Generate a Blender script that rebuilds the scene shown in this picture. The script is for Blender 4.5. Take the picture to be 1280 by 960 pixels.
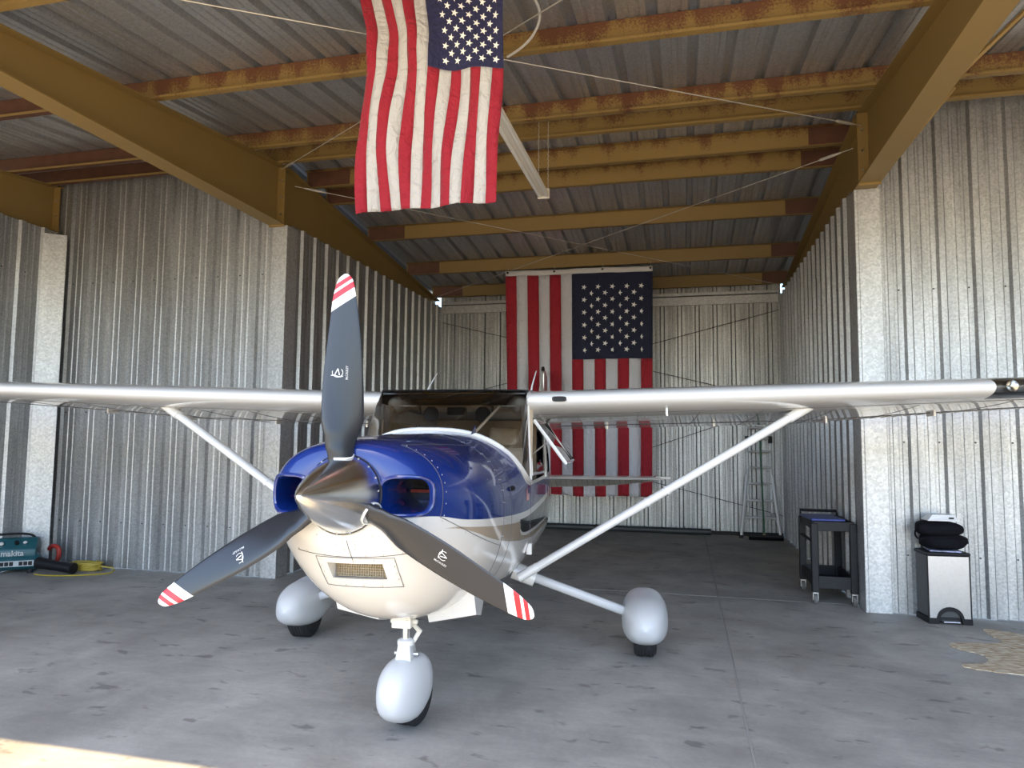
import bpy, bmesh, math, random
from mathutils import Vector, Matrix
random.seed(7)
PI = math.pi
R = math.radians
for o in list(bpy.data.objects):
    bpy.data.objects.remove(o, do_unlink=True)
COL = bpy.context.scene.collection
scene = bpy.context.scene

# ------------------------------------------------------------------ camera
cam_d = bpy.data.cameras.new('camera')
cam_d.sensor_width = 36.0
cam_d.lens = 36.0 * 875.0 / 1280.0
cam_d.clip_start = 0.05
cam_d.clip_end = 400
cam = bpy.data.objects.new('camera', cam_d)
COL.objects.link(cam)
yw, pt, rl = R(13.75), R(4.45), R(0.52)
fw = Vector((-math.sin(yw)*math.cos(pt), math.cos(yw)*math.cos(pt), math.sin(pt)))
r0 = Vector((math.cos(yw), math.sin(yw), 0))
u0 = r0.cross(fw)
rv = r0*math.cos(rl) + u0*math.sin(rl)
uv_ = -r0*math.sin(rl) + u0*math.cos(rl)
M = Matrix((rv, uv_, -fw)).transposed().to_4x4()
M.translation = Vector((0, 0, 1.62))
cam.matrix_world = M
scene.camera = cam

# ------------------------------------------------------------------ light and exposure
scene.view_settings.view_transform = 'Standard'
scene.view_settings.look = 'None'
scene.view_settings.gamma = 1.0
scene.view_settings.use_curve_mapping = False
scene.view_settings.exposure = 0.42
world = bpy.data.worlds.new('sky')
scene.world = world
world.use_nodes = True
wn = world.node_tree
wn.nodes.clear()
wo = wn.nodes.new('ShaderNodeOutputWorld')
wb = wn.nodes.new('ShaderNodeBackground')
ws = wn.nodes.new('ShaderNodeTexSky')
ws.sky_type = 'NISHITA'
ws.sun_disc = False
ws.sun_elevation = R(56)
ws.sun_rotation = R(190)
ws.air_density = 1.0
ws.dust_density = 1.0
wb.inputs['Strength'].default_value = 0.55
wn.links.new(ws.outputs[0], wb.inputs[0])
wn.links.new(wb.outputs[0], wo.inputs[0])
sun_d = bpy.data.lights.new('sun', 'SUN')
sun_d.energy = 11.0
sun_d.angle = R(0.53)
sun_d.color = (1.0, 0.77, 0.44)
sun = bpy.data.objects.new('sun', sun_d)
COL.objects.link(sun)
# roof front edge at Y=1.0 z=4.36 throws its shadow edge to Y=3.16 on the floor
sun.rotation_euler = Vector((0.10, 1.0, -4.34/2.20)).to_track_quat('-Z', 'Y').to_euler()
sun.location = (0, -10, 15)

# ------------------------------------------------------------------ material helpers
MATS = {}
def new_mat(name):
    m = bpy.data.materials.new(name); m.use_nodes = True
    nt = m.node_tree
    return m, nt, nt.nodes['Principled BSDF']
def N(nt, t, **kw):
    n = nt.nodes.new(t)
    for k, v in kw.items():
        if k.startswith('i_'):
            n.inputs[k[2:].replace('_', ' ')].default_value = v
        else:
            setattr(n, k, v)
    return n
def c4(c): return (c[0], c[1], c[2], 1.0)
def plain(name, col, rough=0.5, metal=0.0, coat=0.0, noise=0.0, nscale=20.0, bump=0.0, emit=None, es=0.0, spec=None, sheen=0.0):
    if name in MATS: return MATS[name]
    m, nt, p = new_mat(name)
    p.inputs['Base Color'].default_value = c4(col)
    p.inputs['Roughness'].default_value = rough
    p.inputs['Metallic'].default_value = metal
    p.inputs['Coat Weight'].default_value = coat
    p.inputs['Coat Roughness'].default_value = 0.04
    p.inputs['Sheen Weight'].default_value = sheen
    if spec is not None: p.inputs['Specular IOR Level'].default_value = spec
    if emit:
        p.inputs['Emission Color'].default_value = c4(emit); p.inputs['Emission Strength'].default_value = es
    tc = N(nt, 'ShaderNodeTexCoord')
    if noise or bump:
        nz = N(nt, 'ShaderNodeTexNoise'); nz.inputs['Scale'].default_value = nscale; nz.inputs['Detail'].default_value = 5
        nt.links.new(tc.outputs['Object'], nz.inputs['Vector'])
        if noise:
            mp = N(nt, 'ShaderNodeMapRange'); mp.inputs['From Min'].default_value = .3; mp.inputs['From Max'].default_value = .7
            mp.inputs['To Min'].default_value = 1-noise; mp.inputs['To Max'].default_value = 1+noise
            nt.links.new(nz.outputs[0], mp.inputs['Value'])
            mx = N(nt, 'ShaderNodeVectorMath', operation='SCALE')
            mx.inputs[0].default_value = col
            nt.links.new(mp.outputs[0], mx.inputs['Scale'])
            nt.links.new(mx.outputs[0], p.inputs['Base Color'])
        if bump:
            b = N(nt, 'ShaderNodeBump'); b.inputs['Strength'].default_value = bump; b.inputs['Distance'].default_value = .01
            nt.links.new(nz.outputs[0], b.inputs['Height'])
            nt.links.new(b.outputs[0], p.inputs['Normal'])
    MATS[name] = m
    return m

def galvanised(name, dark, light, metal=0.7, rough=0.42, scale=70, dirt=0.35, streak=(5, 5, .5)):
    m, nt, p = new_mat(name)
    tc = N(nt, 'ShaderNodeTexCoord')
    geo = N(nt, 'ShaderNodeNewGeometry')
    v = N(nt, 'ShaderNodeTexVoronoi'); v.inputs['Scale'].default_value = scale
    nt.links.new(geo.outputs['Position'], v.inputs['Vector'])
    bw = N(nt, 'ShaderNodeSeparateColor')
    nt.links.new(v.outputs['Color'], bw.inputs[0])
    r = N(nt, 'ShaderNodeMix', data_type='RGBA')
    nt.links.new(bw.outputs[0], r.inputs['Factor'])
    r.inputs[6].default_value = c4(dark); r.inputs[7].default_value = c4(light)
    # long vertical streaks and cloudy dirt
    mp = N(nt, 'ShaderNodeMapping'); mp.inputs['Scale'].default_value = streak
    nt.links.new(geo.outputs['Position'], mp.inputs['Vector'])
    nz = N(nt, 'ShaderNodeTexNoise'); nz.inputs['Scale'].default_value = 1.6; nz.inputs['Detail'].default_value = 6
    nt.links.new(mp.outputs[0], nz.inputs['Vector'])
    mr = N(nt, 'ShaderNodeMapRange'); mr.inputs['From Min'].default_value = .3; mr.inputs['From Max'].default_value = .7
    mr.inputs['To Min'].default_value = 1-dirt; mr.inputs['To Max'].default_value = 1.0
    nt.links.new(nz.outputs[0], mr.inputs['Value'])
    sc = N(nt, 'ShaderNodeVectorMath', operation='SCALE')
    nt.links.new(r.outputs[2], sc.inputs[0]); nt.links.new(mr.outputs[0], sc.inputs['Scale'])
    nt.links.new(sc.outputs[0], p.inputs['Base Color'])
    rr = N(nt, 'ShaderNodeMapRange'); rr.inputs['To Min'].default_value = rough-.02; rr.inputs['To Max'].default_value = rough+.05
    nt.links.new(bw.outputs[1], rr.inputs['Value']); nt.links.new(rr.outputs[0], p.inputs['Roughness'])
    p.inputs['Metallic'].default_value = metal
    return m
GALV = galvanised('galvanised_wall_steel', (.44, .45, .46), (.62, .63, .64), metal=.82, rough=.44, dirt=.35)
GALV_TRIM = galvanised('galvanised_trim_steel', (.48, .49, .50), (.68, .69, .70), scale=55, dirt=.15, metal=.6)
ROOFM = galvanised('roof_underside_steel', (.46, .465, .475), (.58, .585, .595), metal=.75, rough=.42, scale=60, dirt=.12, streak=(3, .4, 1))

def concrete():
    m, nt, p = new_mat('stained_concrete')
    geo = N(nt, 'ShaderNodeNewGeometry')
    def noise(s, d, sx=1, sy=1, rough=.6, dist=0.0):
        mp = N(nt, 'ShaderNodeMapping'); mp.inputs['Scale'].default_value = (sx, sy, 1)
        mp.inputs['Rotation'].default_value = (0, 0, .35)
        nt.links.new(geo.outputs['Position'], mp.inputs['Vector'])
        n = N(nt, 'ShaderNodeTexNoise'); n.inputs['Scale'].default_value = s; n.inputs['Detail'].default_value = d
        n.inputs['Roughness'].default_value = rough; n.inputs['Distortion'].default_value = dist
        nt.links.new(mp.outputs[0], n.inputs['Vector']); return n
    def rng(src, a, b, c, d):
        q = N(nt, 'ShaderNodeMapRange'); q.inputs['From Min'].default_value = a; q.inputs['From Max'].default_value = b
        q.inputs['To Min'].default_value = c; q.inputs['To Max'].default_value = d
        nt.links.new(src, q.inputs['Value']); return q.outputs[0]
    def mul(a, b):
        q = N(nt, 'ShaderNodeMath', operation='MULTIPLY'); nt.links.new(a, q.inputs[0]); nt.links.new(b, q.inputs[1]); return q.outputs[0]
    big = rng(noise(.55, 5).outputs[0], .35, .66, .70, 1.08)
    cloud = rng(noise(2.2, 7, rough=.7, dist=.6).outputs[0], .3, .7, .78, 1.12)
    fine = rng(noise(38, 4).outputs[0], .3, .7, .95, 1.05)
    spots = rng(noise(5.5, 3, .7, 1.4, .55, .3).outputs[0], .62, .68, 1.0, .60)
    sweep = rng(noise(9, 4, .35, 2.2).outputs[0], .3, .7, .94, 1.05)
    v = mul(mul(mul(big, cloud), mul(fine, spots)), sweep)
    sc = N(nt, 'ShaderNodeVectorMath', operation='SCALE'); sc.inputs[0].default_value = (.39, .37, .338)
    nt.links.new(v, sc.inputs['Scale']); nt.links.new(sc.outputs[0], p.inputs['Base Color'])
    nt.links.new(rng(noise(3, 4).outputs[0], .3, .7, .5, .7), p.inputs['Roughness'])
    p.inputs['Specular IOR Level'].default_value = .42
    b = N(nt, 'ShaderNodeBump'); b.inputs['Strength'].default_value = .12; b.inputs['Distance'].default_value = .01
    nt.links.new(noise(60, 4).outputs[0], b.inputs['Height']); nt.links.new(b.outputs[0], p.inputs['Normal'])
    return m
CONC = concrete()
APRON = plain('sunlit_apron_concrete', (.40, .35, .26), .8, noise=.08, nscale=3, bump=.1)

def rusty_paint(name, base, rust, amount, zdir=True):
    m, nt, p = new_mat(name)
    tc = N(nt, 'ShaderNodeTexCoord')
    geo = N(nt, 'ShaderNodeNewGeometry')
    n1 = N(nt, 'ShaderNodeTexNoise'); n1.inputs['Scale'].default_value = 60; n1.inputs['Detail'].default_value = 5; n1.inputs['Roughness'].default_value = .7
    nt.links.new(geo.outputs['Position'], n1.inputs['Vector'])
    n2 = N(nt, 'ShaderNodeTexNoise'); n2.inputs['Scale'].default_value = 2.4; n2.inputs['Detail'].default_value = 3
    mp = N(nt, 'ShaderNodeMapping'); mp.inputs['Scale'].default_value = (2.2, 1, .25)
    nt.links.new(geo.outputs['Position'], mp.inputs['Vector']); nt.links.new(mp.outputs[0], n2.inputs['Vector'])
    ad = N(nt, 'ShaderNodeMath', operation='ADD'); nt.links.new(n1.outputs[0], ad.inputs[0]); nt.links.new(n2.outputs[0], ad.inputs[1])
    # local height on the section: rust creeps down from the roof-side edge
    sx = N(nt, 'ShaderNodeSeparateXYZ'); nt.links.new(tc.outputs['Object'], sx.inputs[0])
    hz = N(nt, 'ShaderNodeMapRange'); hz.inputs['From Min'].default_value = 0.02; hz.inputs['From Max'].default_value = .22
    hz.inputs['To Min'].default_value = -.16 if zdir else 0; hz.inputs['To Max'].default_value = .17 if zdir else 0
    nt.links.new(sx.outputs[2], hz.inputs['Value'])
    a2 = N(nt, 'ShaderNodeMath', operation='ADD'); nt.links.new(ad.outputs[0], a2.inputs[0]); nt.links.new(hz.outputs[0], a2.inputs[1])
    th = N(nt, 'ShaderNodeMapRange'); th.inputs['From Min'].default_value = 1.06-amount; th.inputs['From Max'].default_value = 1.26-amount
    nt.links.new(a2.outputs[0], th.inputs['Value'])
    mx = N(nt, 'ShaderNodeMix', data_type='RGBA'); mx.inputs[6].default_value = c4(base); mx.inputs[7].default_value = c4(rust)
    nt.links.new(th.outputs[0], mx.inputs['Factor']); nt.links.new(mx.outputs[2], p.inputs['Base Color'])
    p.inputs['Roughness'].default_value = .55
    return m
OCHRE = (.265, .172, .052)
M_PURLIN_R = rusty_paint('ochre_paint_heavy_rust', OCHRE, (.125, .045, .018), .16)
M_PURLIN = rusty_paint('ochre_paint_light_rust', OCHRE, (.13, .055, .02), .02)
M_PURLIN_C = rusty_paint('ochre_paint_clean', (.25, .16, .05), (.15, .08, .03), -.25)
M_RAFTER = rusty_paint('ochre_rafter_paint', (.26, .17, .052), (.16, .08, .03), -.30, False)
M_PRIMER = plain('red_oxide_primer', (.105, .042, .022), .6, noise=.2, nscale=9)

def paint_map():
    """white aircraft paint with blue, tan and navy bands; y = aft distance, z = height, in the aircraft's own space"""
    m, nt, p = new_mat('aircraft_paint_scheme')
    tc = N(nt, 'ShaderNodeTexCoord'); sx = N(nt, 'ShaderNodeSeparateXYZ')
    nt.links.new(tc.outputs['Object'], sx.inputs[0])
    yn = N(nt, 'ShaderNodeMath', operation='DIVIDE'); nt.links.new(sx.outputs[1], yn.inputs[0]); yn.inputs[1].default_value = 8.0
    def curve(pts):
        fc = N(nt, 'ShaderNodeFloatCurve')
        cm = fc.mapping; cv = cm.curves[0]
        cv.points[0].location = (0, pts[0][1]/2); cv.points[1].location = (1, pts[-1][1]/2)
        for a, z in pts:
            cv.points.new(a/8.0, z/2)
        for q in cv.points: q.handle_type = 'AUTO_CLAMPED'
        cm.update()
        nt.links.new(yn.outputs[0], fc.inputs['Value'])
        ml = N(nt, 'ShaderNodeMath', operation='MULTIPLY'); nt.links.new(fc.outputs[0], ml.inputs[0]); ml.inputs[1].default_value = 2.0
        return ml.outputs[0]
    def above(crv, off=0.0):
        s = N(nt, 'ShaderNodeMath', operation='SUBTRACT'); nt.links.new(sx.outputs[2], s.inputs[0]); nt.links.new(crv, s.inputs[1])
        q = N(nt, 'ShaderNodeMapRange'); q.inputs['From Min'].default_value = off-.0015; q.inputs['From Max'].default_value = off+.0015
        nt.links.new(s.outputs[0], q.inputs['Value']); return q.outputs[0]
    def mul(*a):
        o = a[0]
        for b in a[1:]:
            q = N(nt, 'ShaderNodeMath', operation='MULTIPLY'); nt.links.new(o, q.inputs[0]); nt.links.new(b, q.inputs[1]); o = q.outputs[0]
        return o
    def inv(a):
        q = N(nt, 'ShaderNodeMath', operation='SUBTRACT'); q.inputs[0].default_value = 1; nt.links.new(a, q.inputs[1]); return q.outputs[0]
    blue_c = curve([(.1, 1.262), (.4, 1.222), (1.0, 1.172), (1.5, 1.138), (2.0, 1.122), (2.5, 1.128), (3.0, 1.152), (3.6, 1.20), (5, 1.31), (7, 1.42)])
    tanT = curve([(.1, 1.19), (.3, 1.195), (.45, 1.180), (1.0, 1.125), (1.6, 1.080), (2.5, 1.070), (3.6, 1.11), (5, 1.2), (7, 1.35)])
    tanB = curve([(.1, 1.20), (.3, 1.19), (.5, 1.150), (.75, 1.088), (1.26, .998), (1.8, .935), (2.5, .894), (3.2, .904), (3.8, .95), (5, 1.10), (7, 1.33)])
    blkB = curve([(.1, 1.3), (1.55, 1.3), (1.60, 1.065), (1.66, 1.012), (1.8, .985), (2.1, .966), (2.8, .952), (3.5, .995), (5, 1.16), (7, 1.36)])
    # the windscreen strip: white above this line
    deck = curve([(.1, 2.0), (1.2, 2.0), (1.28, 1.9), (1.36, 1.655), (1.45, 1.60), (1.55, 1.53), (1.7, 1.40), (1.9, 1.305), (2.1, 1.285), (3.4, 1.285), (3.7, 1.5), (4.2, 1.9)])
    blue = mul(above(blue_c), inv(above(deck)))
    tan = mul(above(tanB), inv(above(tanT)))
    blk = mul(above(blkB), inv(above(blue_c, -.042)))
    blk_o = mul(above(blkB, -.022), inv(above(blue_c, -.002)))
    col = None
    cur = (.70, .695, .675, 1)
    def layer(prev, mask, c):
        mx = N(nt, 'ShaderNodeMix', data_type='RGBA')
        nt.links.new(mask, mx.inputs['Factor'])
        if isinstance(prev, tuple): mx.inputs[6].default_value = prev
        else: nt.links.new(prev, mx.inputs[6])
        mx.inputs[7].default_value = c
        return mx.outputs[2]
    col = layer(cur, tan, (.40, .33, .25, 1))
    col = layer(col, blk_o, cur)
    col = layer(col, blk, (.006, .007, .012, 1))
    col = layer(col, blue, (.006, .026, .17, 1))
    nt.links.new(col, p.inputs['Base Color'])
    p.inputs['Roughness'].default_value = .22
    p.inputs['Coat Weight'].default_value = .75
    p.inputs['Specular IOR Level'].default_value = .15
    p.inputs['Coat Roughness'].default_value = .03
    return m
PAINT = paint_map()
WHITE = plain('white_aircraft_enamel', (.80, .80, .79), .25, coat=1.0)
WHITE_W = plain('white_wing_enamel', (.80, .80, .79), .20, coat=1.0)
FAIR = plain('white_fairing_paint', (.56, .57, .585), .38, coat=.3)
BLUE = plain('blue_aircraft_enamel', (.006, .026, .17), .22, coat=1.0)
CHROME = plain('polished_aluminium', (.90, .90, .88), .2, metal=1.0)
CHROME2 = plain('chromed_oleo', (.85, .87, .9), .06, metal=1.0)
STEEL = plain('bare_steel', (.55, .55, .55), .35, metal=1.0)
SEAMM = plain('panel_seam_shadow_gap', (.10, .10, .11), .7)
RUBBER = plain('black_tyre_rubber', (.018, .018, .02), .75, noise=.2, nscale=30)
BLACK = plain('black_plastic', (.009, .009, .011), .5, spec=.3)
DARKIN = plain('dark_cabin_trim', (.02, .02, .022), .7)
TANIN = plain('tan_cabin_trim', (.55, .45, .33), .7, noise=.08)
ENGINE = plain('engine_block_grey', (.06, .055, .05), .5, metal=.5)
REDRUB = plain('red_baffle_seal', (.30, .03, .02), .6)
ALU = plain('ladder_aluminium', (.72, .73, .74), .4, metal=.35)

def glass_mat(name, tint, mixf):
    m, nt, p = new_mat(name)
    nt.nodes.remove(p)
    out = nt.nodes['Material Output']
    tr = N(nt, 'ShaderNodeBsdfTransparent'); tr.inputs[0].default_value = c4(tint)
    gl = N(nt, 'ShaderNodeBsdfGlossy'); gl.inputs['Roughness'].default_value = .01; gl.inputs[0].default_value = (1, 1, 1, 1)
    fr = N(nt, 'ShaderNodeFresnel'); fr.inputs[0].default_value = 1.5
    ml = N(nt, 'ShaderNodeMath', operation='MULTIPLY'); ml.inputs[1].default_value = mixf
    nt.links.new(fr.outputs[0], ml.inputs[0])
    mx = N(nt, 'ShaderNodeMixShader')
    nt.links.new(ml.outputs[0], mx.inputs[0]); nt.links.new(tr.outputs[0], mx.inputs[1]); nt.links.new(gl.outputs[0], mx.inputs[2])
    nt.links.new(mx.outputs[0], out.inputs[0])
    return m
GLASS = glass_mat('windscreen_acrylic', (.90, .90, .88), 1.0)
GLASS_D = glass_mat('tinted_window_acrylic', (.45, .45, .45), 1.3)

# ------------------------------------------------------------------ mesh helper
class MB:
    def __init__(s): s.v = []; s.f = []; s.mi = []
    def add(s, vs, fs, mi=0):
        b = len(s.v)
        s.v += [tuple(q) for q in vs]
        s.f += [tuple(b+i for i in f) for f in fs]
        s.mi += [mi]*len(fs)
    def box(s, x0, x1, y0, y1, z0, z1, mi=0, rot=None, piv=None):
        vs = [Vector((x, y, z)) for z in (z0, z1) for y in (y0, y1) for x in (x0, x1)]
        if rot is not None:
            pv = Vector(piv) if piv else Vector(((x0+x1)/2, (y0+y1)/2, (z0+z1)/2))
            vs = [rot @ (q-pv) + pv for q in vs]
        s.add(vs, [(0, 2, 3, 1), (4, 5, 7, 6), (0, 1, 5, 4), (2, 6, 7, 3), (0, 4, 6, 2), (1, 3, 7, 5)], mi)
        return s
    def loft(s, rings, closed=True, cap=True, mi=0):
        n = len(rings[0]); vs = [p for r in rings for p in r]; fs = []
        m = n if closed else n-1
        for i in range(len(rings)-1):
            for j in range(m):
                k = (j+1) % n
                fs.append((i*n+j, i*n+k, (i+1)*n+k, (i+1)*n+j))
        if cap and closed:
            fs.append(tuple(range(n))[::-1]); L = (len(rings)-1)*n
            fs.append(tuple(range(L, L+n)))
        s.add(vs, fs, mi); return s
    def tube(s, path, rad, seg=10, mi=0, cap=True, flat=1.0, up=None):
        path = [Vector(p) for p in path]
        rings = []
        prev = None
        for i, p in enumerate(path):
            d = (path[min(i+1, len(path)-1)] - path[max(i-1, 0)]).normalized()
            if prev is None:
                a = Vector(up) if up else (Vector((0, 0, 1)) if abs(d.z) < .9 else Vector((1, 0, 0)))
                x = d.cross(a).normalized()
            else:
                x = (prev - d*prev.dot(d)).normalized()
            prev = x
            y = d.cross(x)
            r = rad[i] if isinstance(rad, (list, tuple)) else rad
            rings.append([p + x*(r*math.cos(2*PI*k/seg)) + y*(r*flat*math.sin(2*PI*k/seg)) for k in range(seg)])
        s.loft(rings, True, cap, mi); return s
    def lathe(s, prof, origin=(0, 0, 0), axis='Z', seg=32, mi=0, cap=True):
        o = Vector(origin); rings = []
        for r, h in prof:
            ring = []
            for k in range(seg):
                a = 2*PI*k/seg; c, d = r*math.cos(a), r*math.sin(a)
                ring.append(o + (Vector((c, d, h)) if axis == 'Z' else Vector((c, h, -d)) if axis == 'Y' else Vector((h, c, d))))
            rings.append(ring)
        s.loft(rings, True, cap, mi); return s
    def prism(s, poly, fn0, fn1, mi=0):
        n = len(poly)
        vs = [fn0(*p) for p in poly] + [fn1(*p) for p in poly]
        fs = [tuple(range(n))[::-1], tuple(range(n, 2*n))] + [(i, (i+1) % n, n+(i+1) % n, n+i) for i in range(n)]
        s.add(vs, fs, mi); return s
    def build(s, name, mats, parent=None, smooth=False, bevel=0.0, bseg=2, sharp=40, loc=None, solid=0.0):
        me = bpy.data.meshes.new(name)
        me.from_pydata(s.v, [], s.f)
        if not isinstance(mats, (list, tuple)): mats = [mats]
        for m in mats: me.materials.append(m)
        for p, i in zip(me.polygons, s.mi): p.material_index = i
        bm = bmesh.new(); bm.from_mesh(me)
        bmesh.ops.recalc_face_normals(bm, faces=bm.faces)
        if bevel > 0:
            es = [e for e in bm.edges if len(e.link_faces) == 2 and e.calc_face_angle(0) > R(30)]
            bmesh.ops.bevel(bm, geom=es, offset=bevel, segments=bseg, affect='EDGES', profile=.5, clamp_overlap=True)
        if smooth:
            for f in bm.faces: f.smooth = True
            for e in bm.edges:
                if len(e.link_faces) == 2 and e.calc_face_angle(0) > R(sharp): e.smooth = False
        bm.to_mesh(me); bm.free()
        o = bpy.data.objects.new(name, me); COL.objects.link(o)
        if parent: o.parent = parent
        if loc: o.location = loc
        if solid:
            md = o.modifiers.new('thickness', 'SOLIDIFY'); md.thickness = solid; md.offset = 0
        return o
def thing(name, label, cat, loc=(0, 0, 0), rz=0, group=None):
    o = bpy.data.objects.new(name, None); COL.objects.link(o); o.empty_display_size = .1
    o.location = loc; o.rotation_euler = (0, 0, rz); o['label'] = label; o['category'] = cat
    if group: o['group'] = group
    return o
def tag(o, label, cat, group=None):
    o['label'] = label; o['category'] = cat
    if group: o['group'] = group
    return o
def struct_empty(name, loc=(0, 0, 0)):
    o = bpy.data.objects.new(name, None); COL.objects.link(o); o.location = loc; o['kind'] = 'structure'; return o
def lerp(a, b, t): return a+(b-a)*t
def interp(x, pts):
    if x <= pts[0][0]: return pts[0][1]
    for (a, u), (b, v) in zip(pts, pts[1:]):
        if x <= b: return lerp(u, v, (x-a)/(b-a))
    return pts[-1][1]
def smooth_interp(x, pts):
    """monotone cubic"""
    n = len(pts)
    if x <= pts[0][0]: return pts[0][1]
    if x >= pts[-1][0]: return pts[-1][1]
    sl = [(pts[i+1][1]-pts[i][1])/(pts[i+1][0]-pts[i][0]) for i in range(n-1)]
    t = [sl[0]] + [0 if sl[i-1]*sl[i] <= 0 else 2*sl[i-1]*sl[i]/(sl[i-1]+sl[i]) for i in range(1, n-1)] + [sl[-1]]
    for i in range(n-1):
        if x <= pts[i+1][0]:
            h = pts[i+1][0]-pts[i][0]; u = (x-pts[i][0])/h
            return ((1+2*u)*(1-u)**2*pts[i][1] + u*(1-u)**2*h*t[i] + u*u*(3-2*u)*pts[i+1][1] + u*u*(u-1)*h*t[i+1])
def to_mesh_obj(o):
    dg = bpy.context.evaluated_depsgraph_get(); dg.update()
    me = bpy.data.meshes.new_from_object(o.evaluated_get(dg))
    o.modifiers.clear(); o.data = me
    return o
def text_mesh(txt, size, extr=0.0005, align='CENTER', bold=0.0):
    cu = bpy.data.curves.new('t', 'FONT'); cu.body = txt; cu.size = size; cu.extrude = extr; cu.align_x = align; cu.align_y = 'CENTER'
    cu.offset = bold; cu.resolution_u = 3
    o = bpy.data.objects.new('t', cu); COL.objects.link(o)
    dg = bpy.context.evaluated_depsgraph_get(); dg.update()
    me = bpy.data.meshes.new_from_object(o.evaluated_get(dg))
    vs = [v.co.copy() for v in me.vertices]; fs = [tuple(p.vertices) for p in me.polygons]
    bpy.data.objects.remove(o, do_unlink=True); bpy.data.curves.remove(cu)
    return vs, fs

# ================================================================== HANGAR SHELL
XR, XL = 1.68, -4.57        # inner faces of the rear bay
YW_R, YW_L = 7.45, 7.30     # front partition faces
YB = 12.80                  # back wall
XLL = -7.83                 # far left side wall
ZR = 5.05                   # roof underside at the ridge
def zroof(y): return ZR - .105*abs(y-7.35)
ROOF_Y0, ROOF_Y1 = 1.0, 13.0

# --- floor: slabs with recessed joints
floor = struct_empty('floor')
JX = [-9.0, .335, 9.6]
JY = [-1.5, 7.72, 13.3]
g = .006
for i in range(2):
    for j in range(2):
        b = MB().box(JX[i]+g, JX[i+1]-g, JY[j]+g, JY[j+1]-g, -.15, 0)
        if i == 0 or True:
            b.build('concrete_slab', CONC, floor, bevel=.004, bseg=1)
MB().box(-9.2, 9.8, -1.4, 13.4, -.16, -.006).build('joint_filler', plain('pale_joint_grout', (.34, .33, .31), .8), floor)
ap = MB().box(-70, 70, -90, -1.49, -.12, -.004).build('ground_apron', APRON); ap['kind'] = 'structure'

# --- ribbed sheets
PROF = [(0, 0), (.050, 0), (.060, .0045), (.080, .0045), (.090, 0), (.130, 0), (.140, .0045), (.160, .0045), (.170, 0), (.212, 0), (.232, .034), (.282, .034), (.302, 0), (.305, 0)]
def sheet(name, mat, parent, origin, du, dn, dv, width, length_fn, v0=0.0, period=.305):
    """ribbed panel: du along the width, dn = rib direction, dv = along the ribs; length_fn(u) gives the length"""
    o, du, dn, dv = Vector(origin), Vector(du), Vector(dn), Vector(dv)
    us = []
    k = 0
    while k*period < width-1e-6:
        for (u, h) in PROF:
            uu = k*period+u*period/.305
            if uu <= width+1e-6 and (not us or uu > us[-1][0]+1e-5): us.append((uu, h))
        k += 1
    a = [o+du*u+dn*h+dv*v0 for u, h in us]
    b = [o+du*u+dn*h+dv*length_fn(u) for u, h in us]
    m = MB(); m.loft([a, b], closed=False, cap=False)
    return m.build(name, mat, parent)
def screw_part(parent, pts, n, r=.009):
    m = MB()
    n = Vector(n)
    for p in pts:
        p = Vector(p)
        m.tube([p, p+n*.008], [r, r*.8], 6)
    o = m.build('screw_heads', plain('screw_head_dark', (.05, .05, .05), .5, metal=.5), parent); o['kind'] = 'stuff'; return o
W3 = .915
def wall(name, p0, du, dn, total, ztop, rows=()):
    w = struct_empty(name)
    p0 = Vector(p0); du = Vector(du)
    s = 0
    pts = []
    while s < total-.02:
        wd = min(W3, total-s)
        o = p0+du*s
        sheet('wall_panel', GALV, w, o, du, dn, (0, 0, 1), wd, (lambda u, s=s: ztop(s+u)), 0.005)
        for row in rows:
            for q in range(3):
                uu = .18+.305*q
                if uu < wd: pts.append(o+du*uu+Vector((0, 0, row)))
        s += W3
    if pts: screw_part(w, pts, dn)
    return w
wall('wall_right_front', (XR+.20, YW_R, 0), (1, 0, 0), (0, -1, 0), 7.6, lambda u: 4.99, rows=(.55, 1.62, 3.1))
wl = wall('wall_left_front', (XL-.12, YW_L, 0), (-1, 0, 0), (0, -1, 0), 3.36, lambda u: 4.99, rows=(.55, 1.9, 3.55))
wr = wall('wall_right_side', (XR, YW_R+.10, 0), (0, 1, 0), (-1, 0, 0), YB-YW_R-.1, lambda u: 4.16, rows=(3.3,))
wls = wall('wall_left_side', (XL, YB, 0), (0, -1, 0), (1, 0, 0), YB-YW_L-.1, lambda u: 4.16)
wbk = wall('wall_back', (XL, YB, 0), (1, 0, 0), (0, -1, 0), XR-XL, lambda u: 4.44, rows=(2.4, 1.1))
wfl = wall('wall_far_left', (XLL, 7.28, 0), (0, -1, 0), (1, 0, 0), 7.0, lambda u: 4.22, rows=(3.6,))
wfr = wall('wall_far_right', (9.3, 7.4, 0), (0, -1, 0), (-1, 0, 0), 7.0, lambda u: 4.9)
# corner trims (flat folded steel)
def trim(name, parts, mat=GALV_TRIM):
    t = struct_empty(name)
    for nm, b in parts:
        b.build(nm, mat, t, bevel=.004, bseg=1)
    return t
trim('trim_1', [('corner_flashing', MB().box(XR+.022, XR+.225, YW_R-.045, YW_R-.015, 0, 4.122)),
                ('corner_return', MB().box(XR-.008, XR+.022, YW_R-.045, YW_R+.22, 0, 4.121))])
trim('trim_2', [('corner_flashing', MB().box(XL-.16, XL, YW_L-.04, YW_L-.012, 0, 4.122)),
                ('corner_return', MB().box(XL, XL+.036, YW_L-.04, YW_L+.20, 0, 4.121))])
ft = MB(); rot = Matrix.Rotation(R(38), 3, 'Z')
ft.box(-.13, .13, -.015, .015, 0, 4.15)
ftp = struct_empty('trim_3')
o_ = ft.build('corner_flashing', GALV_TRIM, ftp, bevel=.004, bseg=1, loc=(XLL+.12, 7.08, 0)); o_.rotation_euler = (0, 0, R(42))
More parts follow.
